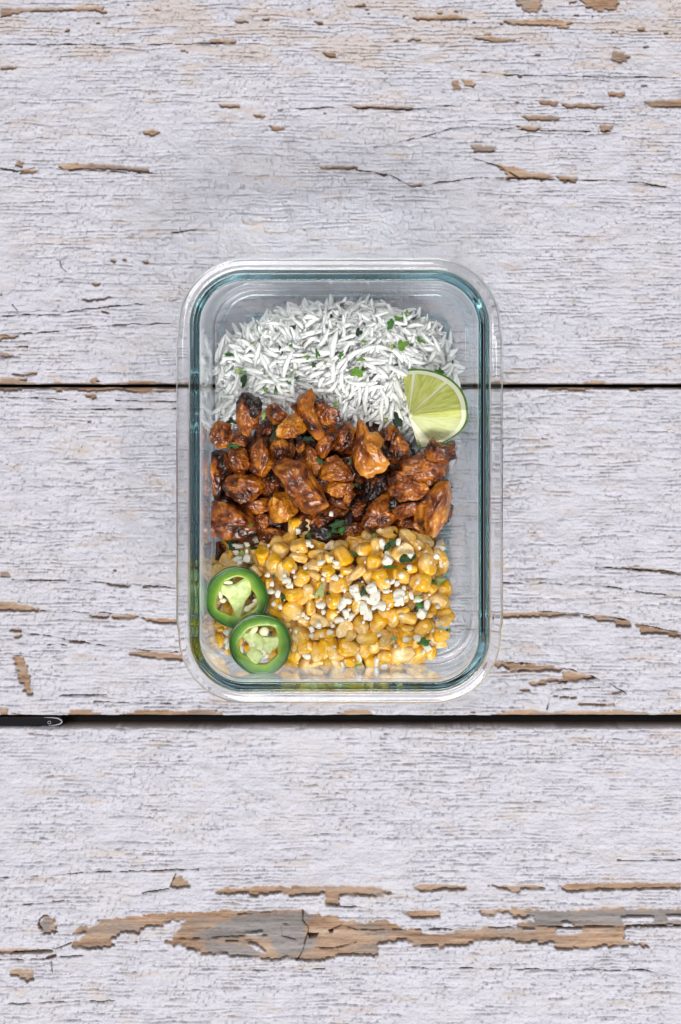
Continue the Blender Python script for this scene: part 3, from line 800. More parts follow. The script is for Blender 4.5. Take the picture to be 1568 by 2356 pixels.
for yy in gys:
    for xx in gxs:
        if pdist(xx, yy, RICE) > 9:
            gi[(xx, yy)] = len(cl_v); cl_v.append(at(xx, yy, rice_h(xx, yy) - .0011 + .0010 * (rng.random() - .5)))
for (xx, yy), i0 in gi.items():
    q = [gi.get((xx + 6, yy)), gi.get((xx + 6, yy + 6)), gi.get((xx, yy + 6))]
    if None not in q: cl_f.append((off + i0, off + q[2], off + q[1], off + q[0]))
stuffV.append(np.array([tuple(p) for p in cl_v])); stuffF += cl_f
so = obj('rice', mesh('rice', np.concatenate(stuffV), stuffF, M_RICE))
tag(so, 'packed white rice grains beneath the loose upper grains of the heap', 'rice', kind='stuff')
for i, (x, y) in enumerate(top):
    r = random.Random(2000 + i); z = rice_h(x, y) + r.uniform(-.0012, .0012)
    yaw = rice_angle(x, y) + r.gauss(0, .55); tilt = r.gauss(0, .15)
    sc = r.uniform(.85, 1.2)
    if pdist(x, y, RICE) < 22: z -= .0005; tilt = r.gauss(0, .3)
    o = obj('rice_grain', GRM[(i * 7 + 3) % 10], loc=at(x, y, z), rot=(Matrix.Rotation(yaw, 4, 'Z') @ Matrix.Rotation(tilt, 4, 'Y') @ Matrix.Rotation(r.uniform(0, 6.28), 4, 'X')).to_euler(), scale=(sc, 1.06, 1.06))
    tag(o, None, 'rice', 'rice grains')
    a = math.degrees(yaw) % 180
    dsc = 'lying level' if a < 25 or a > 155 else 'leaning right' if a < 65 else 'upright' if a < 115 else 'leaning left'
    items.append((o, x, y, dsc, rice_zone(x, y)))
single_out(items, 'white rice grain {d}, {z}')

# ------------------------------------------------------------------ chicken
CH = [
 # (crop, outline, z centre mm, half height factor, tone 0..1, description)
 ('K', [(192,740),(230,725),(258,750),(240,795),(195,830)], 14, .6, .22, 'dark red chicken chunk low against the glass, left of the herb cheese clump'),
 ('K', [(1015,240),(1040,195),(1075,260),(1100,310),(1100,350),(1050,385),(1015,360),(1010,300)], 29, .7, .36, 'dark tapered chicken piece just left of the lime wedge base'),
 ('K', [(970,225),(1018,190),(1036,200),(1010,255),(985,262)], 27, .7, .5, 'small orange chicken tip between the rice and the lime wedge'),
 ('E', [(430,670),(470,560),(510,470),(560,560),(630,640),(600,700),(520,700)], 27, .6, .5, 'brown chicken piece under the tall charred one'),
 ('E', [(745,470),(860,400),(935,420),(905,540),(800,625),(735,640)], 28, .6, .30, 'dark red glazed chicken strip right of the tall charred piece'),
 ('K', [(150,370),(180,320),(230,305),(270,320),(278,400),(235,450),(232,520),(190,512),(172,440),(148,432)], 28, .75, .38, 'dark ragged chicken chunk pressed against the left glass wall'),
 ('K', [(300,540),(380,525),(450,530),(462,580),(400,602),(330,584)], 24, .6, .40, 'dark brown strip below the bumpy chicken cluster'),
 ('K', [(380,450),(440,420),(470,400),(507,450),(492,500),(450,515),(425,500)], 26, .7, .38, 'dark brown chicken piece left of the large slanting slab'),
 ('K', [(395,600),(440,605),(452,650),(425,690),(392,660)], 22, .7, .45, 'small brown chicken piece right of the large lower left chunk'),
 ('K', [(385,690),(440,668),(520,678),(545,692),(500,722),(420,732)], 21, .7, .48, 'flat brown chicken piece just above the yellow corn, left of the top kernel'),
 ('K', [(640,615),(700,570),(780,548),(812,575),(770,600),(710,650),(660,684),(642,655)], 22, .7, .42, 'curved brown chicken piece above the curly dark herb'),
 ('K', [(798,665),(840,640),(882,650),(888,694),(840,702),(800,694)], 22, .7, .55, 'small orange chicken nub right of the curly dark herb'),
 ('K', [(826,570),(860,538),(900,555),(892,600),(850,612)], 22, .7, .35, 'dark chicken piece below the charred black one'),
 ('K', [(1045,640),(1080,618),(1115,622),(1112,660),(1060,668)], 24, .7, .45, 'small brown chicken piece left of the big orange one'),
 ('K', [(885,470),(930,425),(992,425),(1004,480),(965,530),(920,590),(876,560)], 25, .7, .02, 'charred black chicken piece in the middle right of the heap'),
 ('K', [(745,300),(770,220),(800,178),(842,180),(852,220),(832,290),(790,315)], 29, .7, .52, 'glazed orange brown chicken piece left of the palest large piece'),
 ('K', [(530,270),(560,256),(578,300),(562,350),(540,342)], 28, .7, .5, 'small ribbed chicken piece right of the round knob'),
 ('K', [(580,285),(600,260),(620,282),(602,325),(582,315)], 29, .7, .62, 'tiny pale brown chicken bit right of the ribbed piece'),
 ('K', [(798,505),(835,488),(850,512),(822,562),(800,545)], 28, .7, .65, 'small pale chicken sliver left of the charred black piece'),
 ('K', [(1018,595),(1060,560),(1110,530),(1182,485),(1190,540),(1130,600),(1060,625),(1025,615)], 29, .6, .42, 'curved glazed chicken strip below the bumpy right piece'),
 ('K', [(885,640),(915,570),(980,495),(1012,520),(1004,590),(1052,620),(1000,652),(945,690),(900,680)], 29, .6, .46, 'ragged brown chicken piece between the charred piece and the corn'),
 ('K', [(275,300),(320,288),(352,310),(362,370),(340,425),(290,412),(270,370)], 31, .7, .5, 'brown chicken piece with small bright highlights below the tall charred one'),
 ('K', [(355,340),(385,280),(430,250),(462,262),(478,310),(484,375),(445,400),(420,448),(398,430),(368,390)], 33, .6, .48, 'long upright glazed chicken piece left of the round knob'),
 ('K', [(600,310),(640,288),(682,330),(704,370),(694,425),(660,435),(630,390)], 31, .7, .58, 'orange chicken piece behind the large slanting slab'),
 ('K', [(688,432),(715,350),(760,322),(800,368),(832,408),(834,445),(770,445),(720,448)], 34, .6, .58, 'ragged orange chicken piece with jagged top in the centre'),
 ('K', [(700,475),(760,438),(832,448),(838,492),(790,520),(740,512)], 30, .7, .62, 'bright orange chicken piece just below the jagged central one'),
 ('K', [(455,300),(480,270),(512,256),(542,280),(538,330),(500,354),(468,342)], 34, .8, .62, 'round chicken knob above the large slanting slab'),
 ('K', [(670,292),(720,210),(757,188),(772,230),(752,285),(705,345),(680,335)], 34, .6, .52, 'pointed orange brown chicken piece below the tall central one'),
 ('K', [(232,490),(265,430),(300,418),(340,432),(385,415),(425,455),(445,500),(405,522),(330,545),(270,525)], 34, .65, .48, 'wide bumpy chicken cluster in the left middle'),
 ('K', [(172,595),(200,552),(260,556),(340,578),(402,620),(405,690),(330,714),(240,714),(178,692)], 31, .7, .42, 'large dark chunk with an orange patch at the lower left of the chicken'),
 ('K', [(455,565),(478,510),(520,498),(560,540),(584,590),(545,632),(490,640),(452,622)], 31, .7, .95, 'pale shredded chicken piece below the large slanting slab'),
 ('E', [(165,570),(240,430),(340,400),(430,455),(438,600),(380,715),(280,730),(190,650)], 36, .8, .62, 'rounded orange knob at the upper left corner of the chicken'),
 ('K', [(652,95),(700,58),(720,100),(772,126),(780,170),(745,194),(700,184),(666,135)], 35, .6, .36, 'dark curled chicken piece at the top right of the tall central piece'),
 ('E', [(1120,240),(1215,160),(1235,65),(1320,105),(1385,30),(1428,120),(1405,260),(1485,420),(1565,560),(1480,665),(1390,560),(1310,440),(1220,310)], 38, .5, .48, 'tall jagged chicken piece rising into the rice at the centre'),
 ('E', [(830,290),(900,215),(960,195),(1035,285),(1108,320),(1050,425),(960,455),(900,395)], 36, .7, .62, 'orange chicken piece with a small crest left of the pale wedge'),
 ('E', [(975,515),(1080,390),(1190,285),(1255,380),(1325,510),(1200,600),(1050,610),(985,585)], 39, .7, .86, 'pale wedge shaped chicken piece with visible fibres'),
 ('K', [(1030,395),(1080,350),(1140,328),(1200,342),(1304,356),(1314,400),(1275,445),(1200,475),(1150,455),(1100,425),(1040,418)], 34, .65, .52, 'wide orange brown chicken piece below the lime wedge'),
 ('K', [(1012,440),(1045,412),(1090,410),(1135,432),(1190,460),(1186,512),(1120,535),(1060,545),(1018,505)], 36, .65, .52, 'bumpy glazed chicken piece right of the charred black one'),
 ('K', [(1106,645),(1130,580),(1180,530),(1228,468),(1278,468),(1295,520),(1283,590),(1262,662),(1212,708),(1150,694)], 35, .65, .74, 'big smooth orange chicken piece at the lower right edge'),
 ('K', [(1168,325),(1183,280),(1214,250),(1226,272),(1262,276),(1302,262),(1314,345),(1262,370),(1190,354)], 42, .6, .20, 'dark crusty chicken knob against the bottom of the lime wedge'),
 ('E', [(505,205),(565,90),(640,70),(720,115),(795,190),(775,330),(745,460),(665,525),(630,625),(560,560),(505,420)], 39, .65, .40, 'tall glazed chicken piece with a charred cap at the upper left'),
 ('K', [(838,360),(848,290),(848,220),(856,162),(876,162),(898,190),(915,238),(947,230),(978,268),(964,300),(1004,360),(988,395),(910,424),(858,405)], 41, .55, .88, 'palest large chicken piece with a pointed top at the centre right'),
 ('K', [(464,385),(500,362),(535,346),(605,360),(645,410),(692,490),(730,560),(690,585),(655,622),(610,606),(565,540),(510,450)], 42, .5, .62, 'large slanting glazed slab of chicken in the centre left'),
]
def star_mesh(pts, half, seed, nt=104, nr=40, boxy=.72, amp=.22, fk=1.0):
    P = np.array(pts); c = P.mean(0)
    n = len(P); poly_ = P - c
    th = np.arange(nt) * 2 * PI / nt
    R = np.zeros(nt)
    for i in range(n):
        a = poly_[i]; b = poly_[(i + 1) % n]; e = b - a
        for k in range(nt):
            d = np.array([math.cos(th[k]), math.sin(th[k])])
            den = d[0] * e[1] - d[1] * e[0]
            if abs(den) < 1e-12: continue
            t = (a[0] * e[1] - a[1] * e[0]) / den; s_ = (a[0] * d[1] - a[1] * d[0]) / den
            if t > 0 and -1e-6 <= s_ <= 1 + 1e-6: R[k] = max(R[k], t)
    R = np.where(R == 0, np.median(R), R)
    R = R * (1.05 + (.11 * (vn2(th * 3.1 + seed, th * 0 + seed * .37, 4) - .5) + .07 * (vn2(th * 9.3 + seed, th * 0 + seed * .7, 2) - .5) if fk == 1 else .01))
    # long axis
    q = poly_ - poly_.mean(0); _, _, vt = np.linalg.svd(q); ax = vt[0]; ang = math.atan2(ax[1], ax[0])
    S0, F = uv_blob(nt, nr)
    V = []
    for i in range(len(S0)):
        x, y, z = S0[i]; s_ = math.hypot(x, y)
        k = (i - 1) % nt if 0 < i < len(S0) - 1 else 0
        ss = s_ ** boxy
        V.append((R[k] * ss * math.cos(th[k]), R[k] * ss * math.sin(th[k]), half * (abs(z) ** .8) * (1 if z > 0 else -1)))
    V = np.array(V); r0 = float(np.mean(R))
    N = V / (np.linalg.norm(V / np.array([r0, r0, half]), axis=1)[:, None] + 1e-6) / np.array([r0, r0, half]); N /= np.linalg.norm(N, axis=1)[:, None] + 1e-9
    ca, sa = math.cos(-ang), math.sin(-ang)
    U = V.copy(); U[:, 0] = V[:, 0] * ca - V[:, 1] * sa; U[:, 1] = V[:, 0] * sa + V[:, 1] * ca
    big = fb3(U / (r0 * .62), seed, 3, .5) - .5
    fib = fb3(U * np.array([.16, 1, 1]) / .0017, seed + 5, 3, .6) - .5
    rid = 1 - np.abs(fb3(U / (r0 * .38), seed + 9, 2) - .5) * 4
    fine = fb3(U / .0012, seed + 2, 2) - .5
    disp = amp * r0 * big * 1.6 + fk * (.0014 * fib + .0005 * np.clip(rid, -1.5, 1) + .0008 * fine)
    disp = disp * (1.0 if fk == 1 else 1)
    side = np.clip(np.abs(N[:, 2]) * 1.2 + .42, 0, 1)
    if fk == 1:       # knife cuts: flat faces with crisp edges
        rr_ = random.Random(seed * 7 + 1)
        for _ in range(9):
            t_ = rr_.uniform(0, 2 * PI); el = rr_.uniform(.35, 1.25)
            nn = np.array([math.cos(t_) * math.cos(el), math.sin(t_) * math.cos(el), math.sin(el)])
            sup = (V @ nn).max(); dd = (V @ nn) - sup * rr_.uniform(.62, .86)
            V -= np.outer(np.clip(dd, 0, None) * .9, nn)
    V += N * (disp * side)[:, None]
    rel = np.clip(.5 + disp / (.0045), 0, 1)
    return c, V, F, rel, ang
chick = []
CAP = ('E', [(548,222),(610,180),(680,118),(760,128),(798,200),(775,320),(705,372),(650,350),(600,310)])
for i, (c, pts, z, hf, tone, lab) in enumerate(CH):
    z = z * mm
    W = [at(*cv(c, *p), z) for p in pts]; W2 = [(p.x, p.y) for p in W]
    a = np.array(W2); ext = min(np.ptp(a[:, 0]), np.ptp(a[:, 1])) * .5
    half = max(ext * hf * 1.05, .0032)
    cc, V, F, rel, ang = star_mesh(W2, half, i * 3 + 1)
    G = clamp_in(V + np.array([cc[0], cc[1], z])); V = G - np.array([cc[0], cc[1], z])
    # mesh kept in axes of the piece, so the fibres follow its length
    ca, sa = math.cos(-ang), math.sin(-ang)
    L = V.copy(); L[:, 0] = V[:, 0] * ca - V[:, 1] * sa; L[:, 1] = V[:, 0] * sa + V[:, 1] * ca
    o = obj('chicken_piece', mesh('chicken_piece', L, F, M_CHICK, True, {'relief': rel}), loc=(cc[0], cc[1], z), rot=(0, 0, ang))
    o.color = (tone, 0, 0, 1)
    tag(o, lab, 'chicken piece', 'glazed chicken pieces')
    chick.append(o)
    if 'charred cap' in lab:
        zc = z + half * .62
        Wc = [at(*cv('E', *p), zc) for p in CAP[1]]
        c2, V2, F2, rel2, an2 = star_mesh([(p.x, p.y) for p in Wc], .0032, 91)
        o2 = obj('charred_cap', mesh('charred_cap', V2, F2, M_CHICK, True, {'relief': rel2 * .6}), o)
        o2.matrix_parent_inverse = Matrix.Identity(4)
        d = Vector((c2[0] - cc[0], c2[1] - cc[1], zc - z)); d.rotate(Euler((0, 0, -ang))); o2.location = d; o2.rotation_euler = (0, 0, -ang)
        o2.color = (.04, 0, 0, 1); o2['label'] = 'blackened curled edge'
# lower, darker pieces seen in the gaps
CHP = poly('K', [(190,330),(260,300),(420,130),(560,120),(800,170),(1000,200),(1060,300),(1200,350),(1280,400),(1270,600),(1200,690),(900,700),(600,700),(400,720),(200,700),(185,560)])
low = place_points(34, 50, lambda x, y: pdist(x, y, CHP) > 18, (480, 930, 1060, 1240), 6000, 21)
items = []
for i, (x, y) in enumerate(low):
    r = random.Random(300 + i); z = .0165 + r.uniform(-.002, .003); rr = r.uniform(.0075, .0105)
    W2 = []
    c0 = at(x, y, z)
    for k in range(9):
        a = 2 * PI * k / 9; q = rr * r.uniform(.75, 1.2); W2.append((c0.x + q * math.cos(a) * 1.15, c0.y + q * math.sin(a)))
    cc, V, F, rel, ang = star_mesh(W2, rr * .8, 400 + i * 3, 40, 16)
    V = clamp_in(V + np.array([cc[0], cc[1], z])) - np.array([cc[0], cc[1], z])
    o = obj('chicken_piece', mesh('chicken_piece', V, F, M_CHICK, True, {'relief': rel}), loc=(cc[0], cc[1], z))
    o.color = (r.uniform(.12, .3), 0, 0, 1); tag(o, None, 'chicken piece', 'half buried chicken pieces')
    zone = ('left' if x < 640 else 'centre left' if x < 740 else 'centre right' if x < 880 else 'right') + ' of heap, ' + ('near the rice' if y < 1030 else 'halfway down' if y < 1120 else 'near the corn')
    items.append((o, x, y, 'dark half buried chicken piece', zone))
single_out(items, '{d}, {z}')

# ------------------------------------------------------------------ corn
def kernel_mesh(k):
    r = random.Random(50 + k); V, F = uv_blob(24, 18)
    # built along x: tip at -x, crown at +x
    S0 = np.stack([V[:, 2], V[:, 0], V[:, 1]], -1)
    ex = .78; x = np.sign(S0[:, 0]) * np.abs(S0[:, 0]) ** .85
    rad = np.hypot(S0[:, 1], S0[:, 2]) + 1e-9
    sq = np.abs(np.cos(2 * np.arctan2(S0[:, 2], S0[:, 1])))
    kk = rad ** ex / rad * (1.06 - .07 * sq)
    tp = r.uniform(.66, .86)
    taper = (tp + (1 - tp) * sst(-1.0, .45, x)) * (1 - .22 * sst(-.55, -1.05, x))
    y = S0[:, 1] * kk * taper; z = S0[:, 2] * kk * taper * r.uniform(.78, .95)
    dent = r.choice([0, .10, .22]) * np.exp(-((x - 1.0) / .5) ** 2 - (rad / .5) ** 2)
    x = x - dent
    P = np.stack([x, y, z], -1)
    n = fb3(P * 1.3, k, 3) - .5
    P = P * (1 + .20 * n)[:, None]
    wr = fb3(P * np.array([1.2, 5, 5]), k + 4, 2) - .5
    P = P * (1 + (.07 if k % 2 else .12) * wr)[:, None]
    for q in range(5):          # faces pressed flat by the neighbours on the cob
        t_ = 2 * PI * q / 5 + r.uniform(-.35, .35)
        nn = np.array([-.16, math.cos(t_), math.sin(t_)]); nn /= np.linalg.norm(nn)
        sup = (P @ nn).max(); P = P - np.outer(np.clip((P @ nn) - sup * r.uniform(.66, .84), 0, None) * .82, nn)
    return P * np.array([.0046, .0046, .0043]), F
KM = [mesh('corn_kernel', *kernel_mesh(k), M_CORN) for k in range(12)]
def cut_kernel(k):
    P, F = kernel_mesh(k); P = P.copy()
    c = .0009; P[:, 2] = np.where(P[:, 2] > c, c + (P[:, 2] - c) * .12 + .0004 * (fb3(P * 2200, k) - .5), P[:, 2])
    return P, F
KC = [mesh('cut_corn_kernel', *cut_kernel(k + 20), M_CORN) for k in range(4)]
CORN = poly('L', [(175,180),(240,105),(262,55),(400,50),(520,25),(560,-30),(660,-10),(690,35),(800,45),(920,5),(1000,-20),(1130,-15),(1150,35),(1225,60),(1285,130),(1265,230),(1295,290),(1285,400),(1312,440),(1290,520),(1220,605),(1100,645),(1000,655),(880,665),(760,672),(640,672),(540,650),(420,600),(250,585),(200,545),(185,440),(170,300)])
def corn_h(x, y):
    d = max(pdist(x, y, CORN), 0)
    left = float(sst(690, 540, x))
    return .0095 + (.0235 - .008 * left) * (1 - math.exp(-d / 34.0)) + .003 * float(fb2(np.array([x / 50.]), np.array([y / 50.]), 2, 2)[0])
KER = {
'A': [(1175,95,80,230,170,0),(1320,120,100,230,190,.95),(1110,250,20,200,150,.3),(960,310,70,200,170,.15),(1000,400,60,200,190,.7),(1230,350,10,210,190,.55),(1225,485,170,220,120,.45),(1470,290,-35,260,170,.25),
      (790,470,90,235,200,.05),(920,565,60,220,180,.15),(1030,650,110,240,190,.75),(1125,585,-45,200,140,.05),(1260,745,55,250,160,.35),(1400,600,10,230,130,.65),(1440,440,20,210,110,.45),(1500,530,90,200,150,0),
      (1430,705,-30,160,100,.8),(1360,895,-60,190,160,.45),(1200,935,10,270,150,.05),(950,1040,0,200,170,.3),(860,830,80,170,120,.45),(350,515,-30,190,150,.95),(215,525,-60,160,90,.98),(400,450,70,120,90,0),(290,400,50,170,110,1),
      (190,645,30,210,130,1),(800,320,-20,110,70,.85),(910,440,60,110,90,.85),(700,400,0,130,90,.6),(700,640,-50,220,90,1),(80,560,90,120,90,.9)],
'C': [(1160,255,-40,250,220,.35),(1370,235,90,200,140,.12),(1290,130,30,160,90,.55),(1470,390,-15,220,150,.9),(1250,570,-45,230,210,.28),(1330,715,30,230,180,.1),(1455,765,80,240,180,.55),(1190,805,50,180,150,0),
      (1330,935,60,210,180,.6),(1110,925,20,170,110,.1),(1515,550,0,200,140,0),(1430,565,90,130,100,.95),(1550,730,80,250,150,0),(252,645,90,200,125,0),(1300,400,-30,190,90,.4),(1080,330,-40,160,90,.5),(350,770,-60,120,70,.1),
      (1450,900,20,180,120,.15),(1180,690,80,150,90,.4),(150,340,80,130,90,.1),(270,495,0,80,70,.2),(1150,300,10,120,80,.5)],
'B': [(740,160,-10,300,180,.5),(1055,135,-60,180,150,0),(985,215,-50,230,170,.4),(350,245,-20,240,170,.05),(500,220,-30,150,110,.6),(180,345,-20,180,150,.85),(40,325,-10,200,130,.85),(480,385,0,250,170,0),(615,340,80,190,140,.75),
      (200,470,-60,260,200,.08),(140,595,-10,150,80,.75),(590,560,-100,230,180,.12),(40,510,-60,180,110,.1),(1210,275,-30,230,140,.8),(1135,335,-50,150,120,.5),(945,430,-130,260,230,.85),(1230,570,-80,270,220,.1),(1400,455,-45,200,140,.2),
      (1425,585,-110,270,130,.55),(385,670,40,250,160,.75),(520,725,-70,170,140,.4),(280,750,45,150,120,.9),(680,760,-60,270,240,0),(940,725,-60,190,150,.2),(1150,785,0,270,240,.22),(1430,865,10,220,190,.05),(1290,885,60,170,120,.2),
      (150,830,20,230,200,.35),(95,985,-60,250,190,.05),(30,690,90,210,160,.35),(750,1000,-20,210,180,.1),(1375,1010,-30,240,190,.45),(265,950,-20,130,80,.75),(845,690,80,140,70,.05),(1030,630,10,170,90,.15),(250,650,0,180,120,.05),
      (960,960,80,160,140,.5),(1100,920,0,160,90,.7)],
'D': [(75,325,90,150,140,.25),(380,200,80,210,140,.35),(640,415,60,240,210,.2),(815,345,90,230,170,.12),(705,290,-20,160,120,.85),(1000,350,-20,240,160,.45),(940,270,10,170,90,.1),(425,450,-45,230,190,.25),(500,595,0,270,180,.12),
      (215,490,50,230,170,.9),(300,570,60,140,130,.85),(590,695,90,190,140,0),(690,540,-20,170,90,.65),(980,580,-80,190,150,0),(735,615,50,270,150,.5),(460,740,80,170,120,.35),(280,710,-10,240,200,.1),(295,880,0,160,140,0),
      (60,720,-70,290,180,.02),(115,900,-60,200,120,.8),(720,815,0,180,160,.12),(930,790,8,290,190,1.2),(545,900,-60,240,160,.3),(1100,815,40,270,130,.35),(1280,780,90,170,150,.02),(1190,475,30,230,160,.12),(1405,560,0,210,150,.02),
      (1440,395,15,270,90,.65),(1420,290,20,250,80,.45),(50,545,0,180,120,.02),(165,395,0,150,80,.7),(1400,690,15,190,70,.85),(900,930,-60,130,90,.9),(30,420,30,110,80,.7),(1240,330,20,170,80,.8),(1020,870,20,150,80,.1),(1000,480,0,160,70,.5)]}
def corn_zone(x, y):
    a = 'left end of heap' if x < 620 else 'beside pepper slices' if x < 740 and y > 1290 else 'left centre of heap' if x < 740 else 'centre of heap' if x < 860 else 'right centre of heap' if x < 950 else 'right end of heap'
    b = 'by chicken' if y < 1255 else 'upper rows' if y < 1320 else 'level with cheese' if y < 1400 else 'lower rows' if y < 1470 else 'bottom edge'
    return a + ', ' + b
items = []; taken = []
def add_kernel(x, y, z, ang, L, W, tone, r, buried=False):
    zs = (W / .0080); cutk = tone > .8 and r.random() < .6
    me = KC[r.randrange(4)] if cutk else KM[r.randrange(12)]
    o = obj('corn_kernel', me, loc=at(x, y, z))
    tilt = r.gauss(0, .18) if cutk else r.gauss(.05, .38)
    roll = r.gauss(0, .2) if cutk else r.uniform(-PI, PI)
    o.rotation_euler = (Matrix.Rotation(ang, 4, 'Z') @ Matrix.Rotation(tilt, 4, 'Y') @ Matrix.Rotation(roll, 4, 'X')).to_euler()
    o.scale = (L / .0092, zs, zs * (1.08 if not cutk else .95))
    o.color = (min(tone, 1.0), 0, 0, 1)
    tag(o, None, 'corn kernel', 'sweetcorn kernels')
    dsc = 'bright yellow' if tone < .11 else 'golden yellow' if tone < .4 else 'pale golden' if tone < .72 else 'creamy white'
    if buried: dsc += ' half buried'
    items.append((o, x, y, dsc + ' corn kernel', corn_zone(x, y)))
    return o
for c, L in KER.items():
    for (u, v_, ang, ln, wd, tone) in L:
        x, y = cv(c, u, v_); r = random.Random(int(x * 31 + y * 7))
        z = corn_h(x, y) + r.uniform(-.0006, .0016)
        if c == 'A' and v_ < 170: z += .004
        k = S * (DCAM - z) / DCAM
        add_kernel(x, y, z, math.radians(ang) + (PI if r.random() < .25 else 0), cl(c, ln) * k * 1.10, cl(c, wd) * k * 1.107, tone * .9 + r.uniform(0, .1), r)
        taken.append((x, y))
fill = place_points(150, 24, lambda x, y: pdist(x, y, CORN) > 9, (480, 1180, 1060, 1560), 9000, 33)
for (x, y) in fill:
    r = random.Random(int(x * 17 + y * 5)); z = max(.0095, corn_h(x, y) - r.uniform(.0058, .0078))
    add_kernel(x, y, z, r.uniform(0, 6.28), .0092 * r.uniform(.9, 1.15), .0082 * r.uniform(.85, 1.1), r.choice([0, .05, .2, .4, .7]), r, True)
single_out(items, '{d}, {z}')

# ------------------------------------------------------------------ cheese crumbs
def crumb_mesh(k):
    V, F = uv_blob(20, 14); V = np.sign(V) * np.abs(V) ** .85
    n = fb3(V * 1.1, k + 30, 3) - .5
    n2 = fb3(V * 2.8, k + 60, 2) - .5
    V = V * (1 + 1.3 * n + .7 * n2)[:, None]
    rr_ = random.Random(k)
    for _ in range(7):
        nn = np.array([rr_.gauss(0, 1), rr_.gauss(0, 1), rr_.gauss(0, 1)]); nn /= np.linalg.norm(nn)
        sup = (V @ nn).max(); V -= np.outer(np.clip((V @ nn) - sup * rr_.uniform(.5, .8), 0, None) * .95, nn)
    V = V * (1 + .35 * (fb3(V * 5, k, 2) - .5))[:, None]
    return V / np.abs(V).max(0), F
CRM = [mesh('cheese_crumb', *crumb_mesh(k), M_CHEESE) for k in range(12)]
CHZ = {'B': [(690,320,80,130),(765,520,150,130),(755,440,60,90),(345,870,120,170),(385,950,110,120),(560,860,130,140),(610,950,130,150),(905,920,150,90),(890,990,120,110),(750,775,50,50),(810,785,70,80),(872,805,65,75),(955,860,50,60),(740,900,85,45),
         (1395,365,140,60),(1400,300,90,70),(885,290,55,100),(185,705,60,35),(1145,360,45,45),(1050,450,60,60),(1045,950,50,100),(215,885,50,60),(930,1015,60,60),(1410,560,40,120),(1275,545,40,40),(120,540,90,60)],
       'D': [(200,190,120,180),(270,150,90,70),(250,300,90,110),(310,340,90,80),(470,240,110,170),(520,320,110,150),(580,150,180,90),(660,210,130,110),(480,110,90,70),(780,195,55,55),(875,185,90,50),(1180,300,140,130),(1240,180,80,150),
             (1120,140,110,90),(395,840,60,120),(620,900,70,130),(185,950,70,110),(715,930,80,45),(390,160,50,50),(380,240,45,45),(170,380,120,70),(80,455,50,50),(1310,500,40,50),(1245,520,30,30),(930,330,60,30),(1190,780,50,60),(940,180,50,50)],
       'A': [(840,700,70,60),(1090,770,110,80),(1120,830,90,70),(1168,655,40,60),(1060,710,50,70),(905,810,50,70),(895,910,90,70),(980,920,70,110),(1350,315,85,85),(490,500,120,70),(510,550,70,70),(600,500,90,110),(590,430,60,100),(1530,750,50,50),
             (1180,725,40,50),(485,350,140,70),(600,320,80,60),(700,265,70,90),(385,240,110,90),(470,420,80,60),(1310,610,40,40),(860,340,40,50),(40,640,70,90),(1040,1010,40,40)],
       'C': [(930,185,65,60),(1005,220,45,65),(1225,330,40,40),(1290,315,50,65),(1335,350,60,45),(1392,490,75,75),(1380,572,60,60),(1330,818,105,80),(165,443,70,65),(340,520,70,90),(335,640,55,80),(1500,200,110,80),(1535,285,55,60),(1465,465,90,35),
             (1198,520,40,50),(1130,500,25,40),(1220,900,25,25),(350,700,40,90)]}
for (x, y) in place_points(60, 22, lambda x, y: pdist(x, y, CORN) > 12 and not (x < 690 and y > 1290), (480, 1190, 1060, 1540), 6000, 77):
    c0 = ((x * 1.2245 - 560) / .2296, (y * 1.2245 - 1460) / .2296); q = rng.choice([22, 30, 38, 50, 75])
    CHZ['A'].append((c0[0], c0[1], q * rng.uniform(.8, 1.4), q))
items = []
def scraps_zone(x, y):
    if x < 690 and y > 1270: return 'near the pepper slices'
    if y < 1262: return 'at the top left of the corn' if x < 640 else 'at the top of the corn'
    if x > 915: return 'on the right side of the corn'
    if y > 1440: return 'near the bottom of the corn'
    return 'in the middle of the corn' if x > 730 else 'in the left middle of the corn'
for c, L in CHZ.items():
    for i, (u, v_, w_, h_) in enumerate(L):
        x, y = cv(c, u, v_); r = random.Random(int(x * 13 + y * 3))
        z = corn_h(x, y) + .0036 + r.uniform(0, .0008); k = S * (DCAM - z) / DCAM
        a, b = cl(c, w_) * k * .60, cl(c, h_) * k * .60
        if c == 'C' and u < 200: z = .0075
        o = obj('cheese_crumb', CRM[r.randrange(12)], loc=at(x, y, z), rot=(0, 0, r.uniform(-.3, .3)), scale=(a, b, max(min(a, b) * .9, .0004)))
        tag(o, None, 'cheese crumb', 'white cheese crumbs')
        sz = max(w_, h_); ds = 'tiny' if sz < 56 else 'small' if sz < 85 else 'medium' if sz < 125 else 'large'
        items.append((o, x, y, ds + (' long' if max(w_, h_) > 1.5 * min(w_, h_) else ' chunky') + ' white cheese crumb', scraps_zone(x, y)))
o = obj('cheese_crumb', CRM[3], loc=at(*cv('H', 62, 672), .036), scale=(.0012, .0015, .0010)); tag(o, 'single white cheese crumb on the chicken above the curly herb', 'cheese crumb', 'white cheese crumbs')
single_out(items, '{d}, {z}')

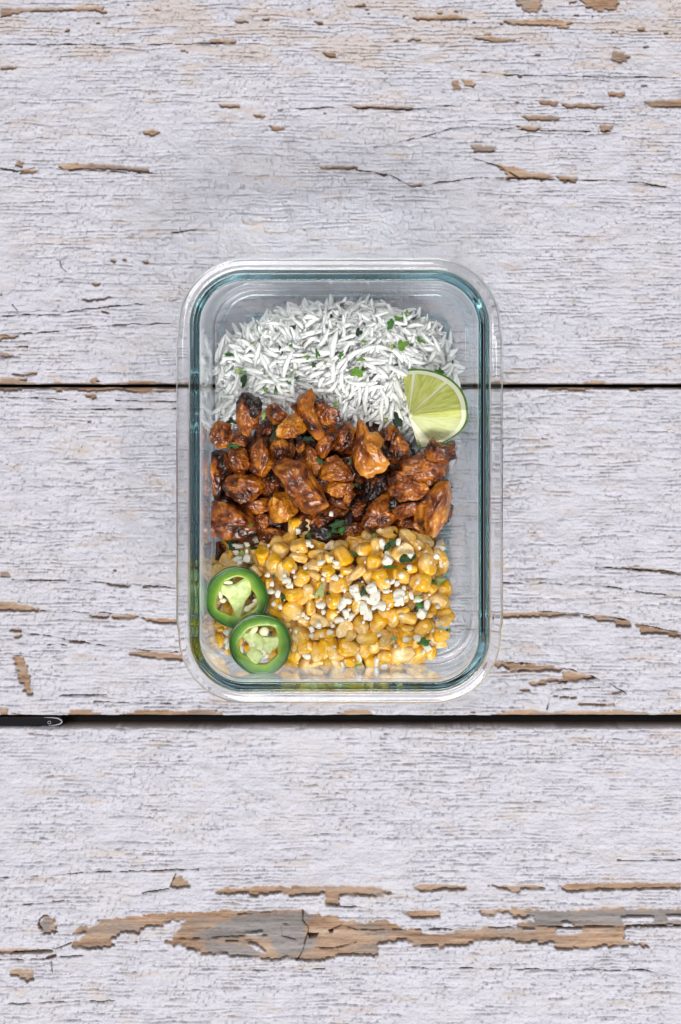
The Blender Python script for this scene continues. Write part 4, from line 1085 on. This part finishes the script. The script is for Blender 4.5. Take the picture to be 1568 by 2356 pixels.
# ------------------------------------------------------------------ herbs
def leaf_mesh(k):
    r = random.Random(900 + k); n = 20; rings = 4; V = []; F = []
    lob = [1 + (.34 if k % 2 else .18) * math.sin((3 if k % 3 else 5) * (2 * PI * j / n) + k) + r.uniform(-.24, .24) for j in range(n)]
    b1, b2 = r.uniform(-.8, .9), r.uniform(-.9, .9)
    for s_ in (1, -1):
        V.append((0, 0, 0))
        for i in range(1, rings + 1):
            q = i / rings
            for j in range(n):
                a = 2 * PI * j / n; x = q * lob[j] * math.cos(a); y = q * lob[j] * math.sin(a)
                V.append((x, y, .5 * b1 * x * x + .5 * b2 * y * abs(y) - .12 * math.exp(-(y / .12) ** 2) * .5))
    V = np.array(V); N1 = 1 + rings * n
    V[:N1, 2] += .045; V[N1:, 2] -= .045
    for s_, o in ((0, 0), (1, N1)):
        fs = [(o, o + 1 + j, o + 1 + (j + 1) % n) for j in range(n)]
        for i in range(rings - 1):
            for j in range(n):
                a = o + 1 + i * n + j; b = o + 1 + i * n + (j + 1) % n; fs.append((a, a + n, b + n, b))
        F += [f_[::-1] for f_ in fs] if s_ else fs
    e = 1 + (rings - 1) * n
    F += [(e + j, N1 + e + j, N1 + e + (j + 1) % n, e + (j + 1) % n) for j in range(n)]
    return V, F
LM = [mesh('herb_leaf', *leaf_mesh(k), M_LEAF) for k in range(8)]
DK = (.018, .07, .016); MD = (.045, .17, .022); BR = (.13, .28, .025); LT = (.33, .44, .13); DRY = (.36, .42, .15); VD = (.006, .030, .010); BN = (.20, .12, .04)
HERB = {'R': [(315,670,90,65,MD,0),(500,985,75,160,DK,80),(430,870,95,70,LT,10),(485,880,80,50,BR,0),(1095,340,70,60,DK,0),(925,590,32,66,DK,0),(952,660,24,70,VD,70),(1060,565,52,42,MD,0),(1375,660,58,125,MD,100),(1330,795,58,66,DK,120),(1262,705,52,62,BR,0),
              (1128,950,66,52,DK,0),(1215,530,85,26,BN,40),(878,1090,44,110,MD,90),(758,1092,56,66,BR,0),(1538,215,42,56,VD,0),(620,520,110,22,LT,20),(1075,885,95,36,LT,45),(1035,1010,90,28,MD,-30),(1470,770,50,40,LT,50),(1205,658,60,18,LT,0),(805,940,0+60,20,LT,0)],
        'P': [(375,395,78,92,VD,0),(170,655,60,110,MD,70),(350,855,185,120,BR,-5),(430,815,52,52,DK,0),(885,545,140,120,BR,30),(918,215,110,150,BR,90),(840,235,110,60,BR,0),(750,300,70,140,MD,70),(1100,490,130,66,BR,-30),(1030,225,105,22,VD,40),(400,712,120,36,BR,5),
              (1470,740,38,56,MD,90),(1315,870,110,110,MD,0),(812,775,64,28,VD,10),(435,500,66,40,BR,-20),(760,560,60,70,LT,0),(445,300,30,30,VD,0),(115,290,20,30,DK,0),(1170,680,30,20,DK,0)],
        'E': [(430,405,115,80,VD,-30),(955,550,90,210,VD,80),(465,700,135,40,MD,-5),(1480,900,115,85,DK,30),(820,340,60,110,LT,80),(1350,620,150,90,VD,0)], 'F': [(765,360,100,170,VD,110),(260,790,34,64,DK,0),(110,185,90,50,LT,0),(640,360,60,40,LT,0)],
        'H': [(130,790,190,80,DK,20),(90,860,90,100,DK,80),(175,870,100,100,MD,60),(30,910,60,90,DK,90),(355,320,60,50,DK,0)], 'G': [(670,800,44,50,MD,0)],
        'A': [(415,330,130,110,DK,45),(690,362,160,44,DK,0),(1350,215,90,90,DK,0),(922,712,50,70,DK,0),(1040,970,80,85,DK,0),(1490,900,110,210,DRY,70),(640,570,90,44,DK,20),(610,260,120,60,LT,0),(530,430,80,90,LT,45),(380,270,60,100,LT,90)],
        'B': [(800,300,110,120,DK,60),(740,370,80,150,DK,60),(960,500,140,110,DK,-10),(1060,490,120,60,DK,45),(335,430,115,75,DK,-30),(455,895,85,130,DK,90),(15,925,45,50,VD,0),(990,612,110,40,DK,25),(770,595,170,50,MD,0),(1400,765,150,80,LT,0),(850,180,90,36,VD,-40),(580,210,60,60,LT,0),(1310,790,50,80,DK,90)],
        'D': [(1190,640,170,110,MD,-10),(1235,660,50,60,DK,0),(1150,210,100,100,MD,60),(1120,110,120,60,LT,10),(825,610,100,60,LT,30),(330,935,220,60,BR,5),(460,915,30,150,VD,115),(1500,520,60,120,BR,80),(1480,500,40,40,DK,0)]}
items = []
CHTOP = lambda x, y: .0445
for c, L in HERB.items():
    for (u, v_, w_, h_, col, ang) in L:
        x, y = cv(c, u, v_); r = random.Random(int(x * 11 + y * 9))
        if c in 'RP': z = rice_h(x, y) + .0042
        elif c in 'ABD': z = corn_h(x, y) + .0048
        else: z = .0365 if w_ < 100 else .034
        if (c, u) == ('H', 130) or (c, u) == ('H', 90) or (c, u) == ('H', 175): z = .0345 + r.uniform(0, .002)
        if (c, u) in (('F', 110), ('F', 640)): z = rice_h(x, y) + .003
        k = S * (DCAM - z) / DCAM
        if ang in (80, 90, 100, 110, 115, 120, 70, 60): w_, h_ = h_, w_
        o = obj('herb_leaf', LM[r.randrange(8)], loc=at(x, y, z), scale=(cl(c, w_) * k * .46, cl(c, h_) * k * .46, .0030 * min(1, w_ / 90)))
        o.rotation_euler = (Matrix.Rotation(math.radians(ang), 4, 'Z') @ Matrix.Rotation(r.gauss(0, .12), 4, 'Y') @ Matrix.Rotation(r.gauss(0, .15), 4, 'X')).to_euler()
        o.color = (*col, 1); tag(o, None, 'herb leaf', 'chopped green herb pieces')
        cn = {DK: 'dark green', MD: 'mid green', BR: 'bright green', LT: 'light green', DRY: 'dry yellowish green', VD: 'very dark green', BN: 'brownish'}[col]
        sz = max(w_, h_); ds = 'tiny' if sz < 60 else 'small' if sz < 100 else 'large'
        zn = rice_zone(x, y) if c in 'RP' else scraps_zone(x, y) if c in 'ABD' else ('on the chicken ' + ('near the left wall' if x < 600 else 'near the rice' if y < 1010 else 'next to the corn' if y > 1180 else 'in the middle of the heap'))
        if c in 'RP': zn = 'rice, ' + zn
        items.append((o, x, y, f'{ds} {cn} herb piece', zn))
single_out(items, '{d}, {z}')

# ------------------------------------------------------------------ jalapeno slices
def ring_solid(Ro, Ri, th, nt=96):
    """two radius functions -> flesh ring with rounded section"""
    sec = 14; V = []; F = []; A = []
    for j in range(nt):
        a = 2 * PI * j / nt; ro, ri = Ro(a), Ri(a); m_ = (ro + ri) / 2; hw = (ro - ri) / 2
        for s_ in range(sec):
            t = 2 * PI * s_ / sec
            cx_ = math.copysign(abs(math.cos(t)) ** .34, math.cos(t)); cz_ = math.copysign(abs(math.sin(t)) ** .28, math.sin(t))
            rr = m_ + hw * cx_
            V.append((rr * math.cos(a), rr * math.sin(a), th / 2 * cz_)); A.append((rr - ri) / (ro - ri))
    for j in range(nt):
        for s_ in range(sec):
            a = j * sec + s_; b = j * sec + (s_ + 1) % sec; c = ((j + 1) % nt) * sec + (s_ + 1) % sec; d = ((j + 1) % nt) * sec + s_
            F.append((a, d, c, b))
    return V, F, A
def grid_disp(me_v, amp, sc_, seed):
    V = np.array(me_v); n = fb3(V / sc_, seed, 3) - .5; n2 = fb3(V / sc_ + 40, seed + 3, 3) - .5
    V[:, 2] += n * amp; V[:, 0] += n2 * amp * .6
    return V
def extr_shape(pts, th, seed, amp=.0012):
    cc, V, F, rel, ang = star_mesh(pts, th / 2, seed, 72, 18, .45, .05, .22)
    return cc, V, F
def jalapeno(cu, cvv, Rr, th, z, rot, seed, core, seeds, label):
    x, y = cv('L', cu, cvv); c = at(x, y, z)
    k = CR['L'][2] / 1.2245 * S * (DCAM - z) / DCAM
    root = obj('pepper_slice', None, loc=c, rot=rot); root.empty_display_size = .01
    tag(root, label, 'pepper slice', 'green pepper slices')
    Ro = lambda a: Rr * k * (1 + .018 * math.cos(2 * a + seed) + .014 * math.cos(3 * a + 2 * seed) + .006 * math.cos(7 * a))
    Ri = lambda a: Rr * k * (.625 + .045 * math.cos(3 * a + seed * 1.7) + .025 * math.cos(5 * a + seed) + .012 * math.sin(9 * a))
    V, F, A = ring_solid(lambda a: Ro(a) - .0005, Ri, th)
    V = grid_disp(V, .0005, .0022, seed)
    obj('flesh_ring', mesh('flesh_ring', V, F, M_FLESH, True, {'radial': A}), root)
    V, F, A = ring_solid(lambda a: Ro(a), lambda a: Ro(a) - .0010, th * .99)
    obj('skin', mesh('skin', V, F, M_SKIN), root)
    for i, cp in enumerate(core):
        W = [((u - cu) * k, -(v_ - cvv) * k) for u, v_ in cp]
        cc, V, F = extr_shape(W, th * .78, seed + i * 5)
        obj('core_membrane', mesh('core_membrane', V, F, M_MEMB), root, loc=(cc[0], cc[1], -.0002 + .0003 * i))
    for i, (u, v_, l, w_, a) in enumerate(seeds):
        V, F = uv_blob(14, 8); V = V * (1 + .18 * (fb3(V * 1.6, i + seed) - .5))[:, None]
        V = V * np.array([l * k / 2, w_ * k / 2, min(l, w_) * k / 2 * .55])
        obj('seed', mesh('seed', V, F, M_SEED), root, loc=((u - cu) * k, -(v_ - cvv) * k, th * .22), rot=(0, 0, math.radians(a)))
    return root
core1 = [[(222,262),(262,278),(300,272),(342,246),(374,252),(370,290),(366,318),(345,350),(334,390),(318,424),(302,416),(286,372),(262,330),(232,308)]]
core2 = [[(328,484),(352,492),(388,488),(424,510),(440,548),(428,585),(398,580),(360,540),(335,512)],
         [(430,512),(478,514),(512,502),(524,528),(490,560),(455,590),(424,570),(420,540)],
         [(398,566),(432,580),(420,612),(396,640),(370,652),(362,625),(355,590),(372,560)]]
jalapeno(305, 332, 143, .0048, .0352, (math.radians(-3), math.radians(7), 0), 1, core1,
         [(220,252,34,22,-50),(268,262,44,18,-3),(232,318,20,38,10),(243,345,30,22,0),(355,385,36,30,30),(372,372,60,20,35),(392,350,30,24,0)],
         'upper left green pepper slice with a single triangular pale core')
jalapeno(415, 545, 143, .0050, .0400, (math.radians(5), math.radians(5), 0), 2, core2,
         [(433,486,46,44,20),(380,545,38,30,-20),(330,570,18,40,5),(430,580,36,32,0),(456,578,26,24,0),(385,480,50,26,40),(446,600,24,20,0)],
         'lower right green pepper slice with a three armed pale core, lapping over the other slice')

# ------------------------------------------------------------------ lime wedge
def lime():
    z0 = .0455; c = at(*LIME_C, z0)
    e1 = Vector((1, .10, .13)).normalized()
    e2 = Vector((-.18, .74, -.62)); e2 = (e2 - e2.dot(e1) * e1).normalized()
    e3 = e1.cross(e2).normalized() * -1
    if e3.z > 0: e3 = -e3
    root = obj('lime_wedge', None, loc=c); root.empty_display_size = .01
    tag(root, 'lime wedge with green peel between the rice and the chicken', 'lime wedge')
    R = .0282
    def P(th, ps, r):   # th about the axis e3 from e1 to e2; ps from the cut face to the pole
        d = (e1 * math.cos(th) + e2 * math.sin(th)) * math.cos(ps) + e3 * math.sin(ps) * .95
        return d * r
    def solid(t0, t1, s0, s1, r0, r1, name, m, nt=26, ns=26, nrr=16, attr=False, rs=.0, wob=0):
        """closed curved block in (th, ps, r); six faces as grids"""
        V = []; F = []; VA = []; DA = []; TA = []; RA = []
        def face(fn, na, nb, flip):
            o = len(V)
            for i in range(na + 1):
                for j in range(nb + 1):
                    t, s_, r = fn(i / na, j / nb)
                    # round the block's corners off
                    p = P(t, s_, r); V.append(p)
                    n_ = float(vn2(np.array([t * 34 + 6 * s_ + .2 * math.sin(r * 900)]), np.array([r * 260. + s_ * 3]), 3)[0])
                    n2_ = float(fb2(np.array([t * 13. + s_ * 17]), np.array([r * 420.]), 5, 3)[0])
                    TA.append(t * .014 + (s_ * .014)); RA.append(r * .16); VA.append(0); DA.append(min(1., s_ * 2.2) if abs(t - t0) < 1e-6 and t0 < .1 else 0)
            for i in range(na):
                for j in range(nb):
                    a = o + i * (nb + 1) + j
                    q = (a, a + 1, a + nb + 2, a + nb + 1); F.append(q[::-1] if flip else q)
        T = lambda a: t0 + (t1 - t0) * a
        Sx = lambda a: s0 + (s1 - s0) * a
        def Rr_(a, t=None): return r0 + (r1 - r0) * a
        face(lambda a, b: (T(a), s0, Rr_(b)), nt, nrr * 2, True)      # cross cut face
        face(lambda a, b: (T(a), s1, Rr_(b)), nt, nrr, False)
        face(lambda a, b: (t0, Sx(a), Rr_(b)), ns, nrr * 2, False)     # radial cut face
        face(lambda a, b: (t1, Sx(a), Rr_(b)), ns, nrr, True)
        face(lambda a, b: (T(a), Sx(b), r1), nt, ns, True)
        face(lambda a, b: (T(a), Sx(b), r0), nt, ns, False)
        import bmesh
        me = mesh(name, V, F, m, True, {'around': TA, 'outward': RA, 'depthface': DA} if attr else None)
        bm = bmesh.new(); bm.from_mesh(me); bmesh.ops.remove_doubles(bm, verts=bm.verts, dist=2e-6); bmesh.ops.recalc_face_normals(bm, faces=bm.faces)
        if attr:
            bmesh.ops.smooth_vert(bm, verts=bm.verts, factor=.5, use_axis_x=True, use_axis_y=True, use_axis_z=True)
            bmesh.ops.smooth_vert(bm, verts=bm.verts, factor=.5, use_axis_x=True, use_axis_y=True, use_axis_z=True)
        for e in bm.edges:
            if len(e.link_faces) == 2 and e.calc_face_angle(0) > .6: e.smooth = False
        bm.to_mesh(me); bm.free()
        return me
    q = math.radians
    obj('pith', solid(q(0), q(96), 0, q(86), .0004, R - .0009, 'pith', M_PITH), root)
    obj('peel', solid(q(-.2), q(96.3), q(-.3), q(89), R - .0010, R, 'peel', M_RIND), root)
    for (a, b) in ((-.9, 43), (46.5, 83), (86.5, 96.8)):
        obj('pulp_segment', solid(q(a), q(b), q(-1.0), q(74), .0016 if b < 90 else .004, R - .0031, 'pulp_segment', M_PULP, attr=True), root)
lime()
